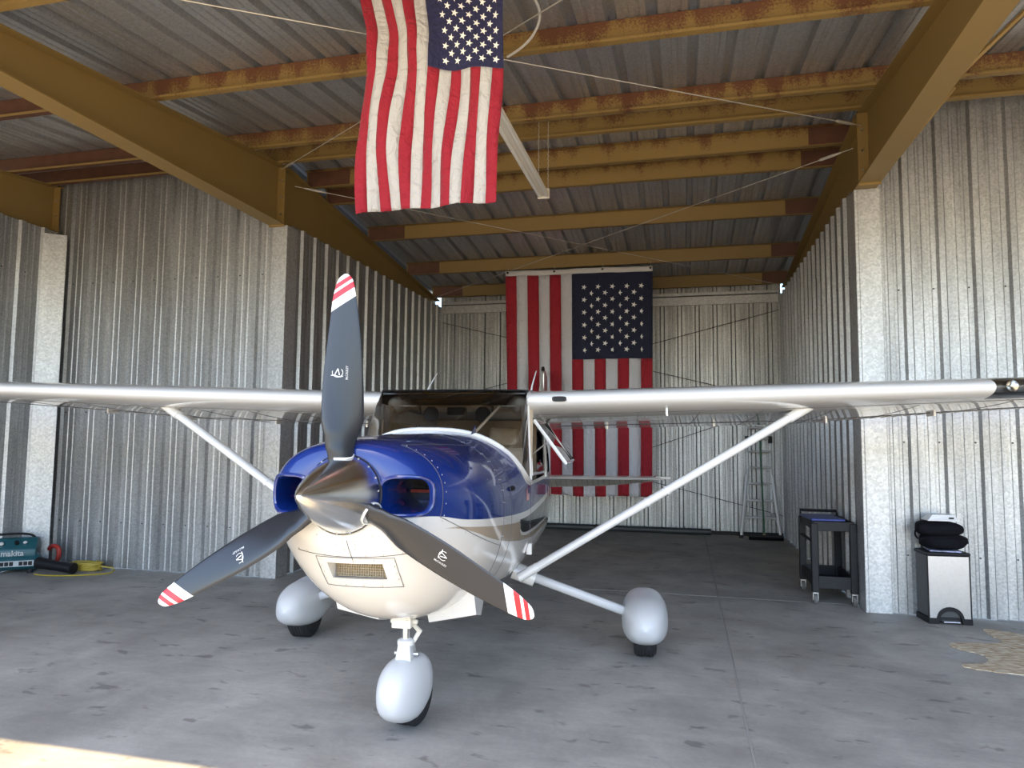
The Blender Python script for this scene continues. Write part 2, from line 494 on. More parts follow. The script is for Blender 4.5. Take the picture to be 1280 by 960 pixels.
trim('trim_4', [('top_flashing', MB().box(XL+.05, XR-.05, YB-.06, YB-.03, 4.02, 4.17)),
                ('top_channel', MB().box(XL+.05, XR-.05, YB-.11, YB-.02, 4.18, 4.235))])
bb = trim('baseboard_back', [('base_angle', MB().box(XL+.05, XR-.05, YB-.055, YB-.035, 0, .06))], BLACK)
# back wall cross bracing
for a, b in [((-4.5, 3.84), (1.62, 2.31)), ((1.62, 3.88), (-4.5, 2.33)), ((-4.5, 1.83), (1.62, .36)), ((1.62, 2.23), (-4.5, .12))]:
    MB().tube([(a[0], YB-.075, a[1]), (b[0], YB-.075, b[1])], .006, 6).build('brace_cable', plain('dark_cable', (.03, .025, .02), .5), wbk)

# --- roof
ceil = struct_empty('ceiling')
x = -9.3
k = 0
while x < 9.3:
    for (ya, yb, sgn) in ((ROOF_Y0, 7.35, 1), (7.35, ROOF_Y1, -1)):
        za, zb = zroof(ya), zroof(yb)
        L = math.hypot(yb-ya, zb-za)
        sheet('roof_panel', ROOFM, ceil, (x, ya, za), (1, 0, 0), (0, 0, 1.7), ((0, (yb-ya)/L, (zb-za)/L)), W3, lambda u, L=L: L)
    x += W3
MB().box(-9.3, 9.3, ROOF_Y0-.03, ROOF_Y0, zroof(ROOF_Y0)-.08, zroof(ROOF_Y0)+.05).build('edge_trim', GALV_TRIM, ceil)

def zsec(x0, x1, y, z, mat, name='purlin', front=True, h=.20, lapL=None, lapR=None):
    """Z/C purlin along X; bottom flange toward the door (front) with a small lip"""
    m = MB()
    s = -1 if front else 1
    t = .004
    pts = [(s*.062, .022), (s*.062, 0), (0, 0), (0, h), (-s*.062, h)]
    inn = [(s*(.062-t), .022), (s*(.062-t), t), (t*-s, t), (t*-s, h-t), (-s*.062, h-t)]
    poly = pts+inn[::-1]
    m.prism(poly, lambda a, b: (0, a, b), lambda a, b: (x1-x0, a, b))
    o = m.build(name, mat, ceil, loc=(x0, y, z))
    for lx in (lapL, lapR):
        if lx:
            q = MB(); c = .0035
            q.box(lx[0]-x0, lx[1]-x0, -.0055, -.001, .006, h-.004)
            q.build('lap_plate', M_PRIMER, o)
    return o
PUR = [(1.05, M_PURLIN_R, True), (2.0, M_PURLIN_R, True), (3.55, M_PURLIN_R, True), (5.15, M_PURLIN_R, True), (6.62, M_PURLIN_R, True),
       (7.14, M_PURLIN, True), (7.86, M_PURLIN, False), (8.36, M_PURLIN, False), (9.66, M_PURLIN_C, False), (11.22, M_PURLIN_C, False), (12.52, M_PURLIN_C, False)]
XC = [-7.95, -4.67, 1.78, 8.2]
for i, (y, mt, fr) in enumerate(PUR):
    z = zroof(y)-.203-(.0 if i != 5 else .012)
    if y > 7.5:
        zsec(XC[1]+.02, XC[2]-.02, y, z, mt, front=fr, h=.20, lapL=(XC[1]+.04, XC[1]+.62), lapR=(XC[2]-.44, XC[2]-.03))
    else:
        zsec(XC[1]-.35, XC[2]+.05, y, z, mt, front=fr)
        zsec(-9.2, XC[1]-.35, y, z, M_PRIMER if y > 3 else mt, front=fr)
        zsec(XC[2]+.05, 9.2, y, z, mt, front=fr)
        if y > 3:      # golden bottom lip on the primed left runs
            MB().box(-9.2, XC[1]-.37, y-.066, y-.063, z-.001, z+.024).build('purlin_lip', M_PURLIN_C, ceil)

def rafter(xc, y0, y1, fl=.10, reach_back=True):
    """tapered I section: level bottom flange at z=4.13, top follows the purlins"""
    def zt(y): return zroof(y)-.205
    m = MB()
    ys = [y0+(y1-y0)*i/12 for i in range(13)] + ([7.35] if y0 < 7.35 < y1 else [])
    ys = sorted(set(ys))
    zb = 4.13
    web = [[(xc-.004, y, zb), (xc+.004, y, zb), (xc+.004, y, zt(y)), (xc-.004, y, zt(y))] for y in ys]
    m.loft(web)
    m.loft([[(xc-fl, y, zt(y)-.008), (xc+fl, y, zt(y)-.008), (xc+fl, y, zt(y)), (xc-fl, y, zt(y))] for y in ys])
    m.box(xc-fl, xc+fl, y0, y1, zb-.006, zb+.006)
    return m
for xc in XC:
    inner = xc in XC[1:3]
    r_ = rafter(xc, ROOF_Y0+.05, 7.30 if inner else 7.3).build('rafter', M_RAFTER, ceil)
    # end plate at the ridge line
    MB().box(xc-.10, xc+.10, 7.235, 7.25, 4.10, zroof(7.25)-.19).build('splice_plate', M_RAFTER, r_)
    b = MB()
    for zz in (4.25, 4.45, 4.65):
        for dx in (-.06, .06): b.tube([(xc+dx, 7.235, zz), (xc+dx, 7.222, zz)], .012, 6)
    b.build('bolt', STEEL, r_)
    if inner:
        rafter(xc, 7.30, YB-.05).build('rafter', M_RAFTER, ceil)
# flange brace on right rafter
MB().tube([(1.88, 6.75, 4.15), (2.35, 6.70, 4.74)], .018, 6).build('flange_brace', M_RAFTER, ceil)
MB().tube([(1.88, 5.2, 4.15), (2.35, 5.16, 4.60)], .018, 6).build('flange_brace', M_RAFTER, ceil)
WIRE = plain('galvanised_wire', (.55, .52, .46), .4, metal=.3)
for p, q in [((1.72, 7.2, 4.68), (-4.60, 2.27, 4.18)), ((-4.60, 7.2, 4.78), (1.70, 2.16, 4.05)), ((1.72, 7.6, 4.62), (-4.6, 12.4, 4.26)), ((-4.6, 7.5, 4.68), (1.68, 12.5, 4.26))]:
    MB().tube([p, q], .0045, 6).build('brace_cable', WIRE, ceil)
    d = (Vector(q)-Vector(p)).normalized(); a = Vector(p)
    MB().tube([a+d*.12, a+d*.2, a+d*.34, a+d*.36], [.008, .016, .016, .008], 6).build('turnbuckle', WIRE, ceil)

# ================================================================== FLAGS
def cloth(name, col, tcol=0.25):
    m, nt, p = new_mat(name)
    p.inputs['Base Color'].default_value = c4(col); p.inputs['Roughness'].default_value = .75
    p.inputs['Sheen Weight'].default_value = .15
    tc = N(nt, 'ShaderNodeNewGeometry')
    w = N(nt, 'ShaderNodeTexNoise'); w.inputs['Scale'].default_value = 14; w.inputs['Detail'].default_value = 3; w.inputs['Distortion'].default_value = 1.4
    nt.links.new(tc.outputs['Position'], w.inputs['Vector'])
    b = N(nt, 'ShaderNodeBump'); b.inputs['Strength'].default_value = .8; b.inputs['Distance'].default_value = .03
    nt.links.new(w.outputs[0], b.inputs['Height']); nt.links.new(b.outputs[0], p.inputs['Normal'])
    tl = N(nt, 'ShaderNodeBsdfTranslucent'); tl.inputs[0].default_value = c4(col)
    mx = N(nt, 'ShaderNodeMixShader'); mx.inputs[0].default_value = tcol
    out = nt.nodes['Material Output']
    nt.links.new(p.outputs[0], mx.inputs[1]); nt.links.new(tl.outputs[0], mx.inputs[2]); nt.links.new(mx.outputs[0], out.inputs[0])
    return m
F_RED = cloth('flag_red_cloth', (.40, .010, .032)); F_WHITE = cloth('flag_white_cloth', (.62, .61, .61)); F_BLUE = cloth('flag_navy_cloth', (.018, .020, .085))
F_STAR = plain('flag_white_embroidery', (.85, .85, .83), .7)
F_RED2 = cloth('back_flag_red_cloth', (.36, .008, .022), .1); F_WHITE2 = cloth('back_flag_white_cloth', (.66, .66, .71), .1); F_BLUE2 = cloth('back_flag_navy_cloth', (.008, .012, .045), .1)
def flag(root, fn, cr, cw, cb, cantonv, v0, nrm, sx, sy, starr):
    """fn(u,v): u 0..1 across the hoist (left to right), v 0..1 down the fly. canton: right 7 stripes, v0..cantonv"""
    n = 13
    nv = 40
    nrm = Vector(nrm)
    for k in range(n):
        ua, ub = k/n, (k+1)/n
        va = v0 if k < 6 else cantonv
        rows = []
        for j in range(nv+1):
            v = lerp(va, 1.0, j/nv)
            rows.append([fn(lerp(ua, ub, t), v) for t in (0, .34, .67, 1)])
        m = MB(); m.loft(rows, closed=False, cap=False)
        m.build('stripe', cr if k % 2 == 0 else cw, root, smooth=True, solid=.0015)
    rows = []
    for j in range(nv+1):
        v = lerp(v0, cantonv, j/nv)
        rows.append([fn(lerp(6/n, 1, t/16), v) for t in range(17)])
    m = MB(); m.loft(rows, closed=False, cap=False)
    m.build('canton', cb, root, smooth=True, solid=.0015)
    # seams between stripes
    # stars: 11 rows of 5 / 4
    c0, c1 = sx
    r0_, r1_ = sy
    for row in range(11):
        cnt = 5 if row % 2 == 0 else 4
        for c in range(cnt):
            cu_ = lerp(c0, c1, (c+(0 if cnt == 5 else .5))/4); cv_ = lerp(r0_, r1_, row/10)
            cen = Vector(fn(cu_, cv_)); e = .01
            tu = (Vector(fn(cu_+e, cv_))-cen).normalized(); tv = (Vector(fn(cu_, cv_+e))-cen).normalized()
            nn = tu.cross(tv).normalized()
            if nn.dot(nrm) < 0: nn = -nn
            m = MB()
            for sg in (1, -1):
                ring = []
                for q in range(10):
                    a = q*PI/5+R(2); rr = starr if q % 2 == 0 else starr*.40
                    ring.append(cen+tu*(rr*math.cos(a))-tv*(rr*math.sin(a))+nn*(.0025*sg))
                m.add(ring+[cen+nn*(.0040*sg)], [(q, (q+1) % 10, 10) for q in range(10)])
            m.build('star', F_STAR, root)
# hanging flag near the door
FT = [(3.780,-1.934,4.460,-0.996,4.314),(3.798,-1.920,4.339,-1.001,4.212),(3.817,-1.888,4.216,-1.006,4.109),(3.835,-1.858,4.093,-1.011,4.005),(3.853,-1.861,3.975,-1.015,3.900),
      (3.872,-1.864,3.855,-1.019,3.795),(3.890,-1.889,3.738,-1.024,3.689),(3.908,-1.920,3.620,-1.033,3.583),(3.927,-1.944,3.501,-1.047,3.477),(3.945,-1.968,3.381,-1.061,3.371),
      (3.963,-1.978,3.259,-1.074,3.263),(3.982,-1.984,3.136,-1.086,3.155),(4.000,-1.989,3.012,-1.099,3.046)]
def flag1(u, v):
    t = min(max(v, 0), 1)*12; i = min(int(t), 11); f = t-i
    def cr(k):
        a, b, c, d = [FT[min(max(i+q, 0), 12)][k] for q in (-1, 0, 1, 2)]
        return .5*((2*b)+(c-a)*f+(2*a-5*b+4*c-d)*f*f+(3*b-a-3*c+d)*f**3)
    Y, xl, zl, xr, zr = [cr(k) for k in range(5)]
    sag = -.035*math.sin(PI*u*1.5)*(v-.2) if v > .2 else 0
    bend = math.sin(PI*min(max((v-.0)/1.0, 0), 1))
    x_ = lerp(xl, xr, u)
    dy = .030*math.sin(u*9+v*5)*v + .020*math.sin(u*17-v*9+1) - .08*math.sin(PI*v)*(1-u)
    z_ = lerp(zl, zr, u) + .018*math.sin(u*PI*2.2+.4)*v + (.025*math.sin(PI*u)*v)
    return (x_, Y+dy, z_)
fr_ = thing('hanging_flag', 'stars and stripes flag hanging vertically under the roof near the door, nearest flag', 'flag', (0, 0, 0))
def flag1l(u, v): return flag1(u, v)
flag(fr_, flag1l, F_RED, F_WHITE, F_BLUE, .405, 0.0, (0, -1, 0), (.575, .945), (.035, .365), .0235)
for u in (.02, .5, .98):
    p = Vector(flag1(u, 0)); MB().tube([p, (p.x, 3.56, zroof(3.55)-.19)], .003, 5).build('hanging_cord', WIRE, fr_)
# big flag on the back
def flag2(u, v):
    xl, xr = -2.855, -.446
    zt_ = lerp(4.40, 4.378, u)
    xx = lerp(xl, xr, u) + lerp(.10, -.04, u)*v*.75
    wav = .030*math.sin(u*34+1.2*math.sin(v*3))*(.3+v) + .018*math.sin(u*11-2)
    return (xx, 11.16+wav, zt_-3.66*v+.015*math.sin(u*9)*v)
fb = thing('wall_flag', 'large stars and stripes flag hung flat across the rear bay behind the wing', 'flag', (0, 0, 0))
flag(fb, flag2, F_RED2, F_WHITE2, F_BLUE2, .405, .022, (0, -1, 0), (.545, .925), (.085, .365), .047)
hd = MB(); hd.loft([[Vector(flag2(u/30, v))+Vector((0, -.004, 0)) for u in range(-0, 31)] for v in (0, .011, .023)], closed=False, cap=False)
hd.build('header_band', plain('white_canvas', (.62, .60, .58), .8), fb, smooth=True, solid=.004)
for u in (.015, .34, .67, .985):
    p = Vector(flag2(u, .008)); m = MB(); m.lathe([(.010, -.012), (.018, -.012), (.018, -.006), (.010, -.006)], p, 'Y', 12)
    m.build('grommet', BLACK, fb)
    MB().tube([p+Vector((0, -.01, 0)), (p.x, 11.20, zroof(11.2)-.19)], .004, 5).build('hanging_cord', WIRE, fb)

# ================================================================== LIGHT FIXTURE AND CONDUIT
fx = thing('fluorescent_light', 'white strip light hanging on chains under the roof, seen end on beside the nearest flag', 'light', (-1.38, 6.95, 4.14))
FXW = plain('cream_enamel', (.75, .71, .63), .45)
m = MB()
poly = [(-.055, .0), (-.045, -.012), (-.012, -.026), (.012, -.026), (.045, -.012), (.055, 0), (.055, .012), (.03, .06), (-.03, .06), (-.055, .012)]
m.prism(poly, lambda a, b: (a, -2.44, b), lambda a, b: (a, 0, b)); m.build('housing', FXW, fx)
for s in (-1, 1):
    q = MB(); q.tube([(s*.04, -2.40, -.024), (s*.04, -.04, -.024)], .0165, 12); q.build('tube', plain('unlit_lamp_tube', (.75, .74, .70), .3), fx, smooth=True)
q = MB(); q.box(-.062, .062, -.025, .004, -.045, .06); q.build('end_cap', FXW, fx, bevel=.004)
for yy in (-.03, -2.3):
    for s in (-1, 1):
        c = MB()
        top = zroof(6.95+yy)-.02-4.14
        zz = .06; kk = 0
        while zz < top:
            c.tube([(s*.05+(.006 if kk % 2 else 0), yy, zz), (s*.05-(.006 if kk % 2 else 0), yy, zz+.022)], .004, 4); zz += .026; kk += 1
        o = c.build('chain', WIRE, fx); o['kind'] = 'stuff'
cd = MB()
pp = [(-1.30, 5.07, 4.58), (-1.18, 4.98, 4.58), (-1.06, 4.88, 4.61), (-.98, 4.75, 4.66), (-.97, 4.55, 4.66), (-1.02, 4.3, 4.65), (-1.04, 4.0, 4.62), (-1.05, 3.7, 4.58)]
def smoothpath(pts, n=6):
    out = []
    P = [Vector(p) for p in pts]
    for i in range(len(P)-1):
        a, b, c, d = P[max(i-1, 0)], P[i], P[i+1], P[min(i+2, len(P)-1)]
        for j in range(n):
            f = j/n; out.append(.5*((2*b)+(c-a)*f+(2*a-5*b+4*c-d)*f*f+(3*b-a-3*c+d)*f**3))
    out.append(P[-1]); return out
cd.tube(smoothpath(pp), .010, 8)
tag(cd.build('electrical_conduit', plain('white_conduit', (.66, .64, .60), .45), None, smooth=True), 'thin white cable looping under the roof just right of the nearest flag', 'cable')

# ================================================================== AIRCRAFT
YAW = R(4.5)
air = thing('light_aircraft', 'blue and white high-wing propeller aircraft parked in the hangar', 'aircraft', (-1.49, 2.885, 0), YAW)
def part(mb, name, mat, parent=air, **kw): return mb.build(name, mat, parent, **kw)
NS = 72
T_W = [(.045, .205), (.052, .25), (.06, .29), (.08, .335), (.10, .36), (.14, .385), (.2, .418), (.3, .462), (.45, .505), (.7, .545), (1.0, .56), (1.25, .565), (1.6, .575), (2.0, .58), (3.3, .58), (3.8, .52), (4.6, .40), (6.0, .22), (7.6, .08)]
T_T = [(.045, 1.565), (.06, 1.585), (.10, 1.598), (.2, 1.612), (.3, 1.618), (.6, 1.632), (1.0, 1.645), (1.45, 1.672), (1.8, 1.76), (2.0, 1.86), (3.6, 1.86), (4.2, 1.66), (4.8, 1.52), (6.0, 1.42), (7.6, 1.36)]
T_B = [(.045, 1.165), (.06, 1.135), (.10, 1.085), (.14, 1.04), (.2, .97), (.3, .87), (.4, .79), (.55, .70), (.7, .645), (.9, .605), (1.1, .59), (1.25, .585), (1.7, .57), (2.4, .56), (3.2, .585), (4.6, .80), (6.0, 1.02), (7.6, 1.22)]
T_C = [(.045, 1.365), (.10, 1.36), (.3, 1.33), (.7, 1.26), (1.25, 1.18), (2.0, 1.12), (3.4, 1.12), (5.0, 1.2), (7.6, 1.29)]
T_NT = [(.045, 2.0), (.10, 2.25), (.3, 2.25), (.7, 2.25), (1.25, 2.4), (1.5, 2.6), (2.0, 3.6), (3.5, 3.6), (4.6, 2.2), (7.6, 2.0)]
T_NB = [(.045, 2.0), (.10, 2.0), (.3, 2.05), (.7, 2.1), (1.25, 2.3), (2.0, 3.0), (3.5, 3.0), (5, 2.2), (7.6, 2.0)]
def sec(a):
    f = smooth_interp
    return f(a, T_W), f(a, T_T), f(a, T_B), f(a, T_C), f(a, T_NT), f(a, T_NB)
def prof(a, th, off=0.0):
    w, zt, zb, zc, nt_, nb = sec(a)
    w += off; zt += off; zb -= off
    c, s = math.cos(th), math.sin(th)
    n = nt_ if s >= 0 else nb
    l = w*math.copysign(abs(c)**(2/n), c)
    z = zc+((zt-zc) if s >= 0 else (zc-zb))*math.copysign(abs(s)**(2/n), s)
    return Vector((l, a, z))
def thetas(): return [2*PI*k/NS for k in range(NS)]
# --- cowling (closed solid, then ducts are cut)
st = [.045, .05, .056, .065, .08, .10, .13, .17, .22, .28, .35, .43, .52, .62, .73, .85, .98, 1.10, 1.24]
cw = MB(); cw.loft([[prof(a, t) for t in thetas()] for a in st])
cowl = part(cw, 'cowling', PAINT, smooth=True, sharp=60)
def rrect(cx, cz, hx, hz, n=4.0, seg=40, k=1.0):
    out = []
    for i in range(seg):
        t = 2*PI*i/seg; c, s = math.cos(t), math.sin(t)
        out.append((cx+hx*k*math.copysign(abs(c)**(2/n), c), cz+hz*k*math.copysign(abs(s)**(2/n), s)))
    return out
cutters = []
for s in (-1, 1):
    cx, cz, hx, hz = s*.278, 1.357, .108, .084
    m = MB()
    m.loft([[(p[0], a, p[1]) for p in rrect(cx*kk2, cz, hx, hz, 3.2, 40, k)] for a, k, kk2 in ((-.05, 1.12, 1), (.05, 1.08, 1), (.085, 1.0, .995), (.13, .93, .985), (.25, .84, .97), (.5, .76, .93))])
    c = m.build('cutter', BLUE, air); cutters.append(c)
m = MB()   # air filter opening in the chin
m.box(-.125, .145, -.2, .30, .95, 1.035)
c = m.build('cutter', BLUE, air); cutters.append(c)
for c in cutters:
    md = cowl.modifiers.new('b', 'BOOLEAN'); md.operation = 'DIFFERENCE'; md.solver = 'EXACT'; md.object = c
bpy.context.view_layer.update()
to_mesh_obj(cowl)
for c in cutters: bpy.data.objects.remove(c, do_unlink=True)
def ray_front(l, z):
    """a of the cowl surface at lateral l and height z, seen from the front"""
    lo, hi = .045, 1.3
    def inside(a):
        w, zt, zb, zc, nt_, nb = sec(a)
        n = nt_ if z >= zc else nb
        h = (zt-zc) if z >= zc else (zc-zb)
        return (abs(l)/w)**n+(abs(z-zc)/h)**n < 1
    if inside(lo): return lo
    for _ in range(30):
        mid = (lo+hi)/2
        if inside(mid): hi = mid
        else: lo = mid
    return hi
for s in (-1, 1):
    pts = []
    for (l, z) in rrect(s*.278, 1.357, .108, .084, 3.2, 48, 1.03):
        pts.append(Vector((l, ray_front(l, z)-.001, z)))
    m = MB(); rings = []
    n = len(pts); cen = Vector((s*.278, .1, 1.357))
    for i, p in enumerate(pts):
        d = (pts[(i+1) % n]-pts[i-1]).normalized(); out = (p-cen); out.y = 0; out.normalize()
        yv = Vector((0, 1, 0))
        rings.append([p+out*(.010*math.cos(q*PI/4))+yv*(.012*math.sin(q*PI/4)) for q in range(8)])
    rings.append(rings[0])
    m.loft(rings, cap=False); part(m, 'inlet_lip', BLUE, cowl, smooth=True)
    # engine seen through the duct
    m = MB()
    for q in range(7): m.box(s*.278-.10, s*.278+.10, .50+q*.012, .504+q*.012, 1.30, 1.45)
    m.box(s*.278-.11, s*.278+.11, .585, .60, 1.26, 1.46); m.tube([(s*.278-.06, .48, 1.40), (s*.278+.05, .48, 1.37)], .018, 8)
    part(m, 'engine_cylinder', ENGINE, cowl)
    part(MB().box(s*.278-.09, s*.278+.09, .44, .46, 1.345, 1.36), 'baffle_seal', REDRUB, cowl)
# brow bulges above inlets
# filter
flt = MB()
flt.box(-.123, .143, .27, .30, .952, 1.033)
fo = part(flt, 'air_filter', plain('tan_filter_foam', (.34, .25, .13), .9, noise=.5, nscale=160, bump=.8), cowl)
m = MB()
for q in range(22): m.box(-.12+q*.0123, -.118+q*.0123, .262, .268, .953, 1.032)
for q in range(7): m.box(-.12, .14, .260, .263, .955+q*.0125, .957+q*.0125)
o = part(m, 'filter_mesh', plain('filter_wire', (.42, .36, .27), .5), cowl)
# surface lines and rivets on the cowl
def surf(l, z, off=.0012):
    a = ray_front(l, z); return Vector((l, a-off, z))
def seam(pts, r=.0016, name='panel_seam'):
    m = MB(); m.tube(pts, r, 5); return part(m, name, SEAMM, cowl)
seam([surf(.015, z) for z in [1.155-.01*i for i in range(0, 12)]])
seam([surf(l/100, .995+.075+.02*abs(l/30)**2-.0) for l in range(-28, 33)])
pl_ = [(-.175, 1.065), (.205, 1.065), (.205, .905), (-.175, .905), (-.175, 1.065)]
pts = []
for (p, q) in zip(pl_, pl_[1:]):
    for i in range(10): pts.append(surf(lerp(p[0], q[0], i/10), lerp(p[1], q[1], i/10)))
pts.append(pts[0]); seam(pts)
rv_ = MB()
def rivet(p, n=(0, -1, 0), r=.0055):
    p = Vector(p); n = Vector(n); rv_.tube([p, p+n*.0025], [r, r*.7], 8)
for i in range(5):
    rivet(surf(-.16+.36*i/4, 1.053)); rivet(surf(-.16+.36*i/4, .915))
for zz in (1.02, .985, .95): rivet(surf(-.162, zz)); rivet(surf(.192, zz))
for l in (-.27, -.22, -.12, -.05, .08, .16, .24, .30): rivet(surf(l, 1.078+.02*abs(l/.3)**2))
for zz in (1.15, 1.11): rivet(surf(-.01, zz)); rivet(surf(.04, zz))
for an in range(210, 331, 24): rivet(surf(.225*math.cos(R(an)), 1.365+.235*math.sin(R(an))))
# side seams of the cowl / firewall
def ring_seam(a, t0, t1, n=40, off=.0008, r=.0016):
    return seam([prof(a, lerp(t0, t1, i/n), off) for i in range(n+1)], r)
ring_seam(.20, R(-14), R(62)); ring_seam(1.05, R(-80), R(80)); ring_seam(1.05, R(100), R(260))
seam([prof(lerp(.2, 1.05, i/20), R(lerp(-14, -17, i/20)), .0008) for i in range(21)])
seam([prof(lerp(.2, 1.05, i/20), R(lerp(62, 55, i/20)), .0008) for i in range(21)])
for i in range(9):
    p = prof(lerp(.22, 1.0, i/8), R(-16)); q = prof(lerp(.22, 1.0, i/8), R(-16), .01); rivet(p, (q-p).normalized(), .005)
for i in range(10):
    for t in (R(lerp(-12, 60, i/9)),):
        for aa in (.222, 1.03, 1.075):
            p = prof(aa, t); q = prof(aa, t, .01); rivet(p, (q-p).normalized(), .004)
o = part(rv_, 'rivets', STEEL, cowl); o['kind'] = 'stuff'
# oil door latch and small blue fin ahead of the windscreen
m = MB(); m.add([(.30, 1.30, 1.642), (.305, 1.30, 1.642), (.305, 1.44, 1.655), (.30, 1.44, 1.655), (.30, 1.42, 1.70), (.305, 1.42, 1.70)], [(0, 3, 4), (1, 5, 2), (0, 4, 5, 1), (3, 2, 5, 4), (0, 1, 2, 3)])
part(m, 'vent_fin', BLUE, cowl)
# cowl flaps
for s in (-1, 1):
    m = MB()
    l0, l1 = (.15, .42) if s > 0 else (-.40, -.15)
    zf = lambda l: .575+.05*(abs(l)-.15)/.25
    zt_ = lambda l: .70+.08*(abs(l)-.15)/.25
    m.loft([[(l, .88, zt_(l)), (l, .96, zf(l)), (l, 1.10, zf(l)-.035), (l, 1.16, zf(l)+.03)] for l in (l0, (l0+l1)/2, l1)], closed=False, cap=False)
    for l in (l0, l1): m.add([(l, .88, zt_(l)), (l, .96, zf(l)), (l, 1.10, zf(l)-.035), (l, 1.16, zf(l)+.03), (l, 1.2, zt_(l))], [(0, 1, 2, 3, 4)])
    part(m, 'cowl_flap', WHITE, cowl, solid=.006)
# --- fuselage shell behind the firewall
def base_z(a):   # window sill / windscreen foot height as a function of a
    return smooth_interp(a, [(1.40, 1.668), (1.45, 1.655), (1.5, 1.60), (1.58, 1.52), (1.7, 1.43), (1.85, 1.355), (2.02, 1.315), (2.3, 1.31), (3.6, 1.33)])
def th_of_z(a, z):
    lo, hi = 0.0, PI/2
    for _ in range(40):
        mid = (lo+hi)/2
        if prof(a, mid).z < z: lo = mid
        else: hi = mid
    return lo
def half(a, off=0.0, thmax=None, n=40):
    tm = th_of_z(a, base_z(a)) if thmax is None else thmax
    return [prof(a, lerp(-PI/2, tm, i/n), off) for i in range(n+1)]
def mirror(r): return [Vector((-p.x, p.y, p.z)) for p in r]
m = MB()
A1 = [1.24, 1.3, 1.35, 1.40]
m.loft([[prof(a, t) for t in thetas()] for a in A1], cap=False)
A2 = [1.40, 1.42, 1.45, 1.48, 1.52, 1.57, 1.63, 1.7, 1.78, 1.88, 2.0, 2.2, 2.5, 2.8, 3.1, 3.4, 3.62]
hs = [half(a, thmax=(PI/2 if a == 1.40 else None)) for a in A2]
m.loft(hs, closed=False, cap=False); m.loft([mirror(r) for r in hs], closed=False, cap=False)
A3 = [3.62, 3.8, 4.1, 4.5, 5.0, 5.6, 6.3, 7.0, 7.6]
m.loft([[prof(a, t) for t in thetas()] for a in A3], cap=False)
fus = part(m, 'fuselage', PAINT, smooth=True, sharp=50)
# windscreen surround strip
def foot(side):
    out = []
    for i in range(41):
        a = lerp(1.402, 2.02, (i/40)**1.6)
        p = prof(a, th_of_z(a, base_z(a)) if i else PI/2-.02, .004); p.x *= side; out.append(p)
    return out
fr1 = foot(1); fl1 = foot(-1)
full = fl1[::-1]+fr1[1:]
m = MB(); m.tube(full, .016, 8, flat=1.0)
part(m, 'windscreen_strip', WHITE, smooth=True)
# windscreen glass
TOPA, TOPZ = 2.03, 1.972
def topcurve(t):     # t -1..1
    s = 1 if t > 0 else -1; q = abs(t)
    if q < .62: return Vector((s*.555*q/.62, TOPA-.0*q, TOPZ-.004*q))
    f = (q-.62)/.38
    return Vector((s*lerp(.555, .578, f), lerp(TOPA, 2.06, f), lerp(TOPZ-.003, 1.33, f)))
m = MB(); rings = []
nu = 60
for i in range(nu+1):
    t = -1+2*i/nu
    idx = (t+1)/2*(len(full)-1); k = min(int(idx), len(full)-2); b0 = full[k].lerp(full[k+1], idx-k)
    t0 = topcurve(t)
    col_ = []
    for j in range(13):
        f = j/12; p = b0.lerp(t0, f); bul = .055*math.sin(PI*f)*(1-abs(t)**3)
        p = p+Vector((.3*bul*t, -bul*.8, bul*.6)); col_.append(p)
    rings.append(col_)
m.loft(rings, closed=False, cap=False)
wsg = part(m, 'windscreen', GLASS, smooth=True, sharp=80)
part(MB().tube([topcurve(t/20) for t in range(-13, 14)], .007, 6), 'windscreen_frame', BLACK, smooth=True)
for s in (-1, 1): part(MB().tube([topcurve(s*t/20) for t in range(13, 21)], .010, 6), 'windscreen_pillar', WHITE, smooth=True)
# --- wings
def airfoil(c, t=.12, n=26):
    up, lo = [], []
    for i in range(n+1):
        x = .5*(1-math.cos(PI*i/n))
        yt = 5*t*(.2969*math.sqrt(x)-.126*x-.3516*x*x+.2843*x**3-.1036*x**4)
        yc = .02/.16*(2*.4*x-x*x) if x < .4 else .02/.36*(1-.8+.8*x-x*x)
        up.append((x*c, (yc+yt)*c)); lo.append((x*c, (yc-yt)*c))
    return up[::-1]+lo[1:]     # TE upper -> LE -> TE lower
INC = R(6.8)
def wsec(l, part_=(0, 1), grow=0):
    s = 1 if l > 0 else -1; q = abs(l)
    c = 1.63 if q < 2.7 else lerp(1.63, 1.13, (q-2.7)/2.75)
    le_a = 2.0 if q < 2.7 else 2.0+.10*(q-2.7)/2.75
    inc = INC if q < 2.7 else INC-R(3.4)*(q-2.7)/2.75
    z0 = 1.900+.0290*(q-.56)
    pts = []
    for (x, z) in airfoil(c):
        pts.append(Vector((l, le_a+x*math.cos(inc)+z*math.sin(inc), z0-x*math.sin(inc)+z*math.cos(inc))))
    return pts
def wing_pt(l, x, lower=True, off=0.0):
    """surface point at span l, chord fraction x"""
    s = wsec(l); n = (len(s)+1)//2
    half_ = s[n-1:] if lower else s[:n][::-1]
    # chord fraction by cosine spacing
    i = math.acos(max(-1, min(1, 1-2*x)))/PI*26; k = min(int(i), 25)
    p = half_[k].lerp(half_[k+1], i-k)
    return p+Vector((0, 0, -off if lower else off))
